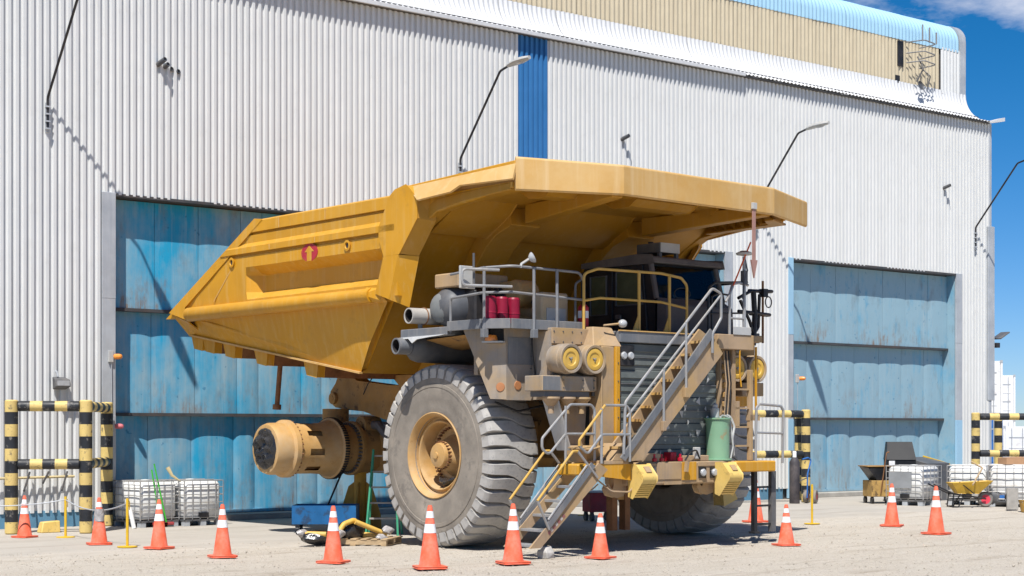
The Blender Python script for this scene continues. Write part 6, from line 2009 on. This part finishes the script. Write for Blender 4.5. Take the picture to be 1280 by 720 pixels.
pipe_thing('bent yellow pipe wrapped at its foot, arching over the pallet', [gp(424, 664, 24.2), gp(430, 655, 24.2), gp(441, 650.5, 24.2), gp(444, 651, 24.2)], 0.045, [gp(424, 667, 24.15)])
pipe_thing('yellow pipe sloping down to a film-wrapped end at the right of the pallet', [gp(444, 652, 24.15), gp(478, 666, 24.05), gp(484, 668, 24.0)], 0.045, [gp(485, 663, 24.0), gp(477, 673, 23.9)])
pipe_thing('straight yellow pipe lying flat with a film-wrapped left end', [gp(380, 667, 24.6), gp(408, 668, 24.3)], 0.045, [gp(378, 666.5, 24.6)])
pipe_thing('short yellow pipe lying low across the pallet', [gp(452, 668, 24.3), gp(474, 671, 24.1)], 0.05, [])
for (c, sz, lab) in ((gp(438, 664, 24.35), (0.26, 0.18, 0.20), 'black plastic bundle standing on the pallet under the bent pipe'), (gp(397, 675, 24.55), (0.34, 0.22, 0.13), 'flat black plastic bundle lying at the left end of the pallet')):
    rows = []
    for i in range(13):
        v = i / 12
        row = []
        for k in range(21):
            a = 2 * PI * k / 20
            rr = math.sin(PI * (0.02 + 0.96 * v)) ** 0.6
            nn = 1 + 0.35 * noise.noise((math.cos(a) * 2.5, math.sin(a) * 2.5, v * 3 + c[0]))
            row.append((sz[0] * rr * math.cos(a) * nn, sz[1] * rr * math.sin(a) * nn, sz[2] * (1 - 2 * v)))
        rows.append(row)
    o = MB().grid(rows).build('plastic_bundle', M['plastic'], ang=50)
    o.location = (c[0], c[1], max(c[2], sz[2] + 0.005))
    tag(o, lab, 'bundle')

# ---------------------------------------------------------------- stone, plank, red cart
rock = [(-.15, -.09, 0), (.02, -.13, -.01), (.15, -.06, 0), (.13, .10, 0), (-.06, .12, 0),
        (-.17, -.08, .10), (-.02, -.15, .09), (.17, -.08, .08), (.15, .09, .11), (-.09, .12, .12),
        (-.11, -.03, .19), (.02, -.08, .205), (.10, .02, .17), (-.02, .07, .19)]
o = MB().add(rock, [(0, 4, 3, 2, 1), (0, 1, 6, 5), (1, 2, 7, 6), (2, 3, 8, 7), (3, 4, 9, 8), (4, 0, 5, 9),
                    (5, 6, 11, 10), (6, 7, 12, 11), (7, 8, 12), (8, 9, 13, 12), (9, 5, 10, 13), (10, 11, 12, 13)]).build('rock', M['stone'], bevel=0.012, smooth=False)
o.location = (16.62, 19.88, -0.01)
o.rotation_euler = (0.0, 0.06, 0.5)
tag(o, 'pale angular rock on the ground at the foot of the boarding stair', 'rock')
t = thing('red_cart', 'small red cabinet cart on castors seen under the truck beside the stair', 'cart', (24.35, 27.3, 0), R(-20))
MB().box(-0.30, 0.30, -0.25, 0.25, 0.20, 0.62).build('cabinet', M['cartred'], t, bevel=0.01)
MB().box(-0.32, 0.32, -0.27, 0.27, 0.621, 0.66).build('top_tray', M['jamb'], t, bevel=0.008)
for sx in (-1, 1):
    for sy in (-1, 1):
        MB().cyl((sx * 0.24 - 0.03, sy * 0.18, 0.09), (sx * 0.24 + 0.03, sy * 0.18, 0.09), 0.09, 14).box(sx * 0.24 - 0.035, sx * 0.24 + 0.035, sy * 0.18 - 0.035, sy * 0.18 + 0.035, 0.1, 0.2).build('castor', M['darkgrey'], t)

# ---------------------------------------------------------------- gas cylinder on a trolley
t = thing('gas_cylinder', 'tall dark gas cylinder with a white cap beside the right striped barrier', 'gas cylinder', (34.15, 30.35, 0))
MB().lathe([(0, 0), (0, 0.13), (0.02, 0.14), (1.12, 0.14), (1.22, 0.09), (1.25, 0.05), (1.25, 0)], (0, 0, 0), (0, 0, 1), 20).build('bottle', mat('scuffed_dark_cylinder', (0.045, 0.04, 0.045), 0.6, var=0.3, scale=4, dust=(0.2, 0.16, 0.14), dust_amt=0.5), t)
MB().lathe([(0, 0), (0, 0.055), (0.14, 0.055), (0.17, 0.03), (0.17, 0)], (0, 0, 1.25), (0, 0, 1), 14).build('cap', M['reflect'], t)
t = thing('cylinder_trolley', 'blue two-wheeled bottle trolley behind the tall gas cylinder', 'trolley', (34.45, 30.15, 0))
MB().tube([(-0.02, 0, 0.15), (0.0, 0.0, 0.8), (0.14, 0.0, 1.18), (0.02, 0, 1.24), (-0.2, 0, 1.2)], 0.02, 8, 0.06).build('frame', M['blue'], t)
MB().tube([(-0.3, 0, 0.62), (0.0, 0, 0.7)], 0.015, 6).build('strap', M['darkgrey'], t)
for s in (-1, 1):
    w = MB().lathe([(-0.05, 0.10), (-0.05, 0.17), (0, 0.19), (0.05, 0.17), (0.05, 0.10)], (0.12, s * 0.16, 0.19), (0.5, -1, 0), 20).build('wheel', M['rubber'], t)
    MB().lathe([(-0.04, 0), (-0.045, 0.11), (0.045, 0.11), (0.04, 0)], (0.12, s * 0.16, 0.19), (0.5, -1, 0), 16).build('wheel_disc', M['cartred'], w)

# ---------------------------------------------------------------- wheeled tray with waste bin (behind the right tanks)
t = thing('parts_trolley', 'rust-streaked yellow trolley with a dark slanted tray, left of the right caged tanks', 'trolley', (36.05, 29.0, 0), R(-30))
t.scale = (0.72, 0.85, 0.95)
MB().box(-0.48, 0.65, -0.4, 0.4, 0.20, 0.66).build('box', mat('rusty_yellow_box', (0.40, 0.25, 0.08), 0.7, var=0.2, scale=3, spots=(0.08, 0.05, 0.03), spots_amt=0.85, spots_scale=4), t, bevel=0.01)
MB().add([(-0.62, -0.4, 1.02), (0.62, -0.4, 1.02), (0.62, 0.4, 1.05), (-0.62, 0.4, 1.05), (-0.25, -0.36, 0.661), (0.60, -0.36, 0.661), (0.6, 0.36, 0.661), (-0.25, 0.36, 0.661)], [(0, 1, 2, 3), (4, 7, 6, 5), (0, 4, 5, 1), (1, 5, 6, 2), (2, 6, 7, 3), (3, 7, 4, 0)]).build('hopper', M['black'], t)
MB().box(-0.66, 0.64, -0.43, 0.43, 1.051, 1.08).build('tray_edge', M['brown'], t)
MB().tube([(-0.15, -0.45, 0.3), (0.05, -0.5, 1.45), (0.15, -0.5, 1.47)], 0.02, 6, 0.05).build('lever', M['rust'], t)
for sx in (-1, 1):
    for sy in (-1, 1):
        MB().cyl((sx * 0.42 - 0.04, sy * 0.3, 0.1), (sx * 0.42 + 0.04, sy * 0.3, 0.1), 0.10, 14).box(sx * 0.42 - 0.04, sx * 0.42 + 0.04, sy * 0.3 - 0.04, sy * 0.3 + 0.04, 0.12, 0.2).build('castor', M['black'], t)
t = thing('black_bin', 'black metal bin with a sloping lid rising behind the caged tank with a plate', 'bin', (37.3, 29.3, 0), R(-45))
MB().prism([(-0.38, 0.0), (0.38, 0.0), (0.38, 1.16), (-0.38, 1.16)], 'y', -0.4, 0.4).build('body', M['binblack'], t, bevel=0.01)
MB().add([(-0.40, -0.42, 1.17), (0.40, -0.42, 1.17), (0.40, 0.42, 1.17), (-0.40, 0.42, 1.17), (-0.34, 0.0, 1.66), (0.34, 0.0, 1.66), (0.34, 0.4, 1.66), (-0.34, 0.4, 1.66)], [(0, 1, 5, 4), (1, 2, 6, 5), (2, 3, 7, 6), (3, 0, 4, 7), (4, 5, 6, 7), (0, 3, 2, 1)]).build('sloped_lid', M['binblack'], t, smooth=False)
MB().box(-0.34, -0.18, -0.435, -0.421, 0.98, 1.14).build('paper_notice', M['reflect'], t)
t = thing('dark_hopper', 'low dark hopper with a yellow edge behind the caged tank with a plate', 'hopper', (38.6, 29.4, 0), R(5))
MB().add([(-0.55, -0.4, 0), (0.55, -0.4, 0), (0.55, 0.4, 0), (-0.55, 0.4, 0), (-0.58, -0.4, 1.05), (0.58, -0.4, 1.05), (0.50, 0.4, 1.22), (-0.48, 0.4, 1.22)], [(0, 1, 2, 3), (4, 7, 6, 5), (0, 4, 5, 1), (1, 5, 6, 2), (2, 6, 7, 3), (3, 7, 4, 0)]).build('body', M['darkgrey'], t)
MB().bar((0.585, -0.4, 1.0), (0.51, 0.42, 1.22), 0.04, 0.08).build('edge_strip', M['stanchion'], t)

# ---------------------------------------------------------------- wheelbarrow
t = thing('wheelbarrow', 'yellow wheelbarrow with black handles and a red-hubbed wheel before the caged tanks', 'wheelbarrow', (35.98, 26.1, 0), R(-38))
zt, zb = 0.66, 0.36
mb = MB()
top = [(-0.48, -0.30, zt - 0.02), (0.60, -0.26, zt + 0.03), (0.60, 0.26, zt + 0.03), (-0.48, 0.30, zt - 0.02)]
bot = [(-0.30, -0.16, zb), (0.25, -0.16, zb - 0.01), (0.25, 0.16, zb - 0.01), (-0.30, 0.16, zb)]
it = [(x * 0.96, y * 0.94, z - 0.004) for x, y, z in top]
ib = [(x * 0.95, y * 0.92, z + 0.02) for x, y, z in bot]
vs = top + bot + it + ib
fs = [(7, 6, 5, 4), (12, 13, 14, 15)]
for k in range(4):
    k2 = (k + 1) % 4
    fs += [(k, k2, 4 + k2, 4 + k), (8 + k, 12 + k, 12 + k2, 8 + k2), (k, 8 + k, 8 + k2, k2)]
mb.add(vs, fs)
mb.build('tray', M['barrow'], t, bevel=0.012)
for s in (-1, 1):
    MB().tube([(-0.95, s * 0.28, 0.60), (-0.45, s * 0.26, 0.36), (0.45, s * 0.10, 0.22)], 0.02, 8, 0.1).build('handle', M['black'], t)
    MB().tube([(-0.42, s * 0.24, 0.36), (-0.46, s * 0.24, 0.02), (-0.30, s * 0.24, 0.02), (-0.12, s * 0.2, 0.34)], 0.018, 6, 0.03).build('leg', M['black'], t)
MB().bar((-0.28, -0.26, 0.66), (0.10, -0.22, 0.36), 0.03, 0.02).build('tray_brace', M['black'], t)
w = MB().lathe([(-0.045, 0.12), (-0.05, 0.17), (0, 0.205), (0.05, 0.17), (0.045, 0.12)], (0.46, 0, 0.205), (0, -1, 0), 24).build('wheel', mat('grey_barrow_tyre', (0.2, 0.18, 0.16), 0.8), t)
MB().lathe([(-0.04, 0.0), (-0.042, 0.13), (0.042, 0.13), (0.04, 0)], (0.46, 0, 0.205), (0, -1, 0), 20).build('wheel_disc', mat('barrow_red_disc', (0.62, 0.05, 0.08), 0.45), w)
t = tag(MB().tube([gp(1214, 577, 26.6), gp(1228, 585, 26.3), gp(1216, 606, 25.6)], 0.022, 6).build('bent_stick', M['wood']), 'bent wooden stick leaning on the caged tank behind the wheelbarrow', 'stick')
t = thing('cardboard_box', 'brown cardboard box lying on the caged tank right of the wheelbarrow', 'box', (37.55, 25.85, 1.093), R(-20))
MB().box(-0.3, 0.3, -0.2, 0.2, 0, 0.17).build('carton', M['card'], t, bevel=0.005)
MB().plate([(-0.3, -0.2, 0.171), (0.3, -0.2, 0.171), (0.3, 0.02, 0.19), (-0.3, 0.02, 0.175)], (0, 0, 0.006)).build('flap', M['card'], t)
o = MB().box(-0.14, 0.14, -0.04, 0.04, 0, 0.54).build('wood_board', M['greywood'], bevel=0.006)
o.location = (35.78, 24.62, 0)
o.rotation_euler = (0, 0, R(-40))
tag(o, 'grey upright board in front of the right-hand caged tank', 'board')
t = thing('mustard_bucket', 'small mustard-coloured bucket at the right edge of the picture', 'bucket', (35.1, 23.75, 0))
MB().lathe([(0, 0), (0, 0.13), (0.26, 0.18), (0.27, 0.19), (0.26, 0.165), (0.03, 0.12), (0.03, 0)], (0, 0, 0), (0, 0, 1), 18).build('pail', mat('mustard_pail', (0.42, 0.25, 0.06), 0.6, var=0.15), t)
MB().tube([(-0.18, 0, 0.25), (-0.12, 0.0, 0.12), (0.0, -0.16, 0.08), (0.12, 0, 0.12), (0.18, 0, 0.25)], 0.008, 5, 0.04).build('bail', M['galv'], t)
t = thing('wheeled_drum', 'dark drum with a blue label on the ground behind the wheelbarrow', 'drum', (36.95, 26.0, 0.0), R(-40))
MB().lathe([(0, 0), (0, 0.22), (0.02, 0.24), (0.5, 0.24), (0.52, 0.22), (0.52, 0)], (-0.1, 0, 0.24), (1, 0, 0), 20).build('barrel', M['darkgrey'], t)
MB().box(0.1, 0.3, -0.246, -0.236, 0.22, 0.30).build('label_strip', M['blue'], t)

# ---------------------------------------------------------------- containers beyond the workshop
def container(label, x, y, z, rz, m, group='shipping containers stacked behind the workshop'):
    t = thing('shipping_container', label, 'container', (x, y, z), rz, group)
    Wd, H, L = 2.44, 2.59, 6.06
    core = MB().box(-Wd / 2 + 0.05, Wd / 2 - 0.05, 0.06, L, 0.08, H - 0.03).build('body', M[m], t)
    mb = MB()
    for xx in (-Wd / 2, Wd / 2 - 0.12):
        for z0_ in (0, H - 0.12):
            mb.box(xx, xx + 0.12, -0.01, 0.12, z0_, z0_ + 0.12)
    mb.build('corner_casting', M['jamb'], t).__setitem__('kind', 'stuff')
    for xx in (-Wd / 2, Wd / 2 - 0.1):
        MB().box(xx + 0.002, xx + 0.098, 0.0, 0.1, 0.121, H - 0.121).build('corner_post', M[m], t)
    for s in (-1, 1):
        d = MB().box(*(sorted((s * 0.012, s * 1.11))), 0.02, 0.055, 0.16, H - 0.16).build('door', M[m], t, bevel=0.01)
        for k in range(2):
            xx = s * (0.32 + 0.5 * k)
            MB().tube([(xx, -0.01, 0.12), (xx, -0.01, H - 0.12)], 0.02, 6).build('lock_rod', M['jamb'], d)
        for k in range(4):
            zz = 0.5 + k * 0.5
            MB().box(*(sorted((s * 0.15, s * 0.95))), 0.005, 0.019, zz, zz + 0.05).build('door_rib', M['jamb'] if k % 2 else M[m], d)
    prof = []
    for s in (-1, 1):
        pts = []
        n = 20
        for i in range(n):
            o = 0.1 + (L - 0.2) * i / n
            w = (L - 0.2) / n
            pts += [(o, 0), (o + w * .3, 0), (o + w * .5, 0.036), (o + w * .8, 0.036)]
        pts.append((L - 0.1, 0))
        MB().grid([[(s * (Wd / 2 - 0.04 + d_), y_, zz) for y_, d_ in pts] for zz in (0.1, H - 0.1)]).build('side_wall', M[m], t, ang=20)
    return t


CR = R(-55)


def cplace(px, y, z):
    p = gp(px, 537, y)
    return p[0], p[1], z


container('white shipping container at ground level, half hidden by the striped barrier', *cplace(1287, 47, -0.40), CR, 'container')
container('white shipping container with lock rods, top of the middle stack', *cplace(1242, 58, 2.6), CR, 'container')
container('lower white container of the middle stack', *cplace(1242, 58, 0), CR, 'container')
container('tallest white container close to the workshop corner', *cplace(1219, 46.5, 2.6), CR, 'container')
container('blue container under the tallest white container', *cplace(1219, 46.5, 0), CR, 'blue')
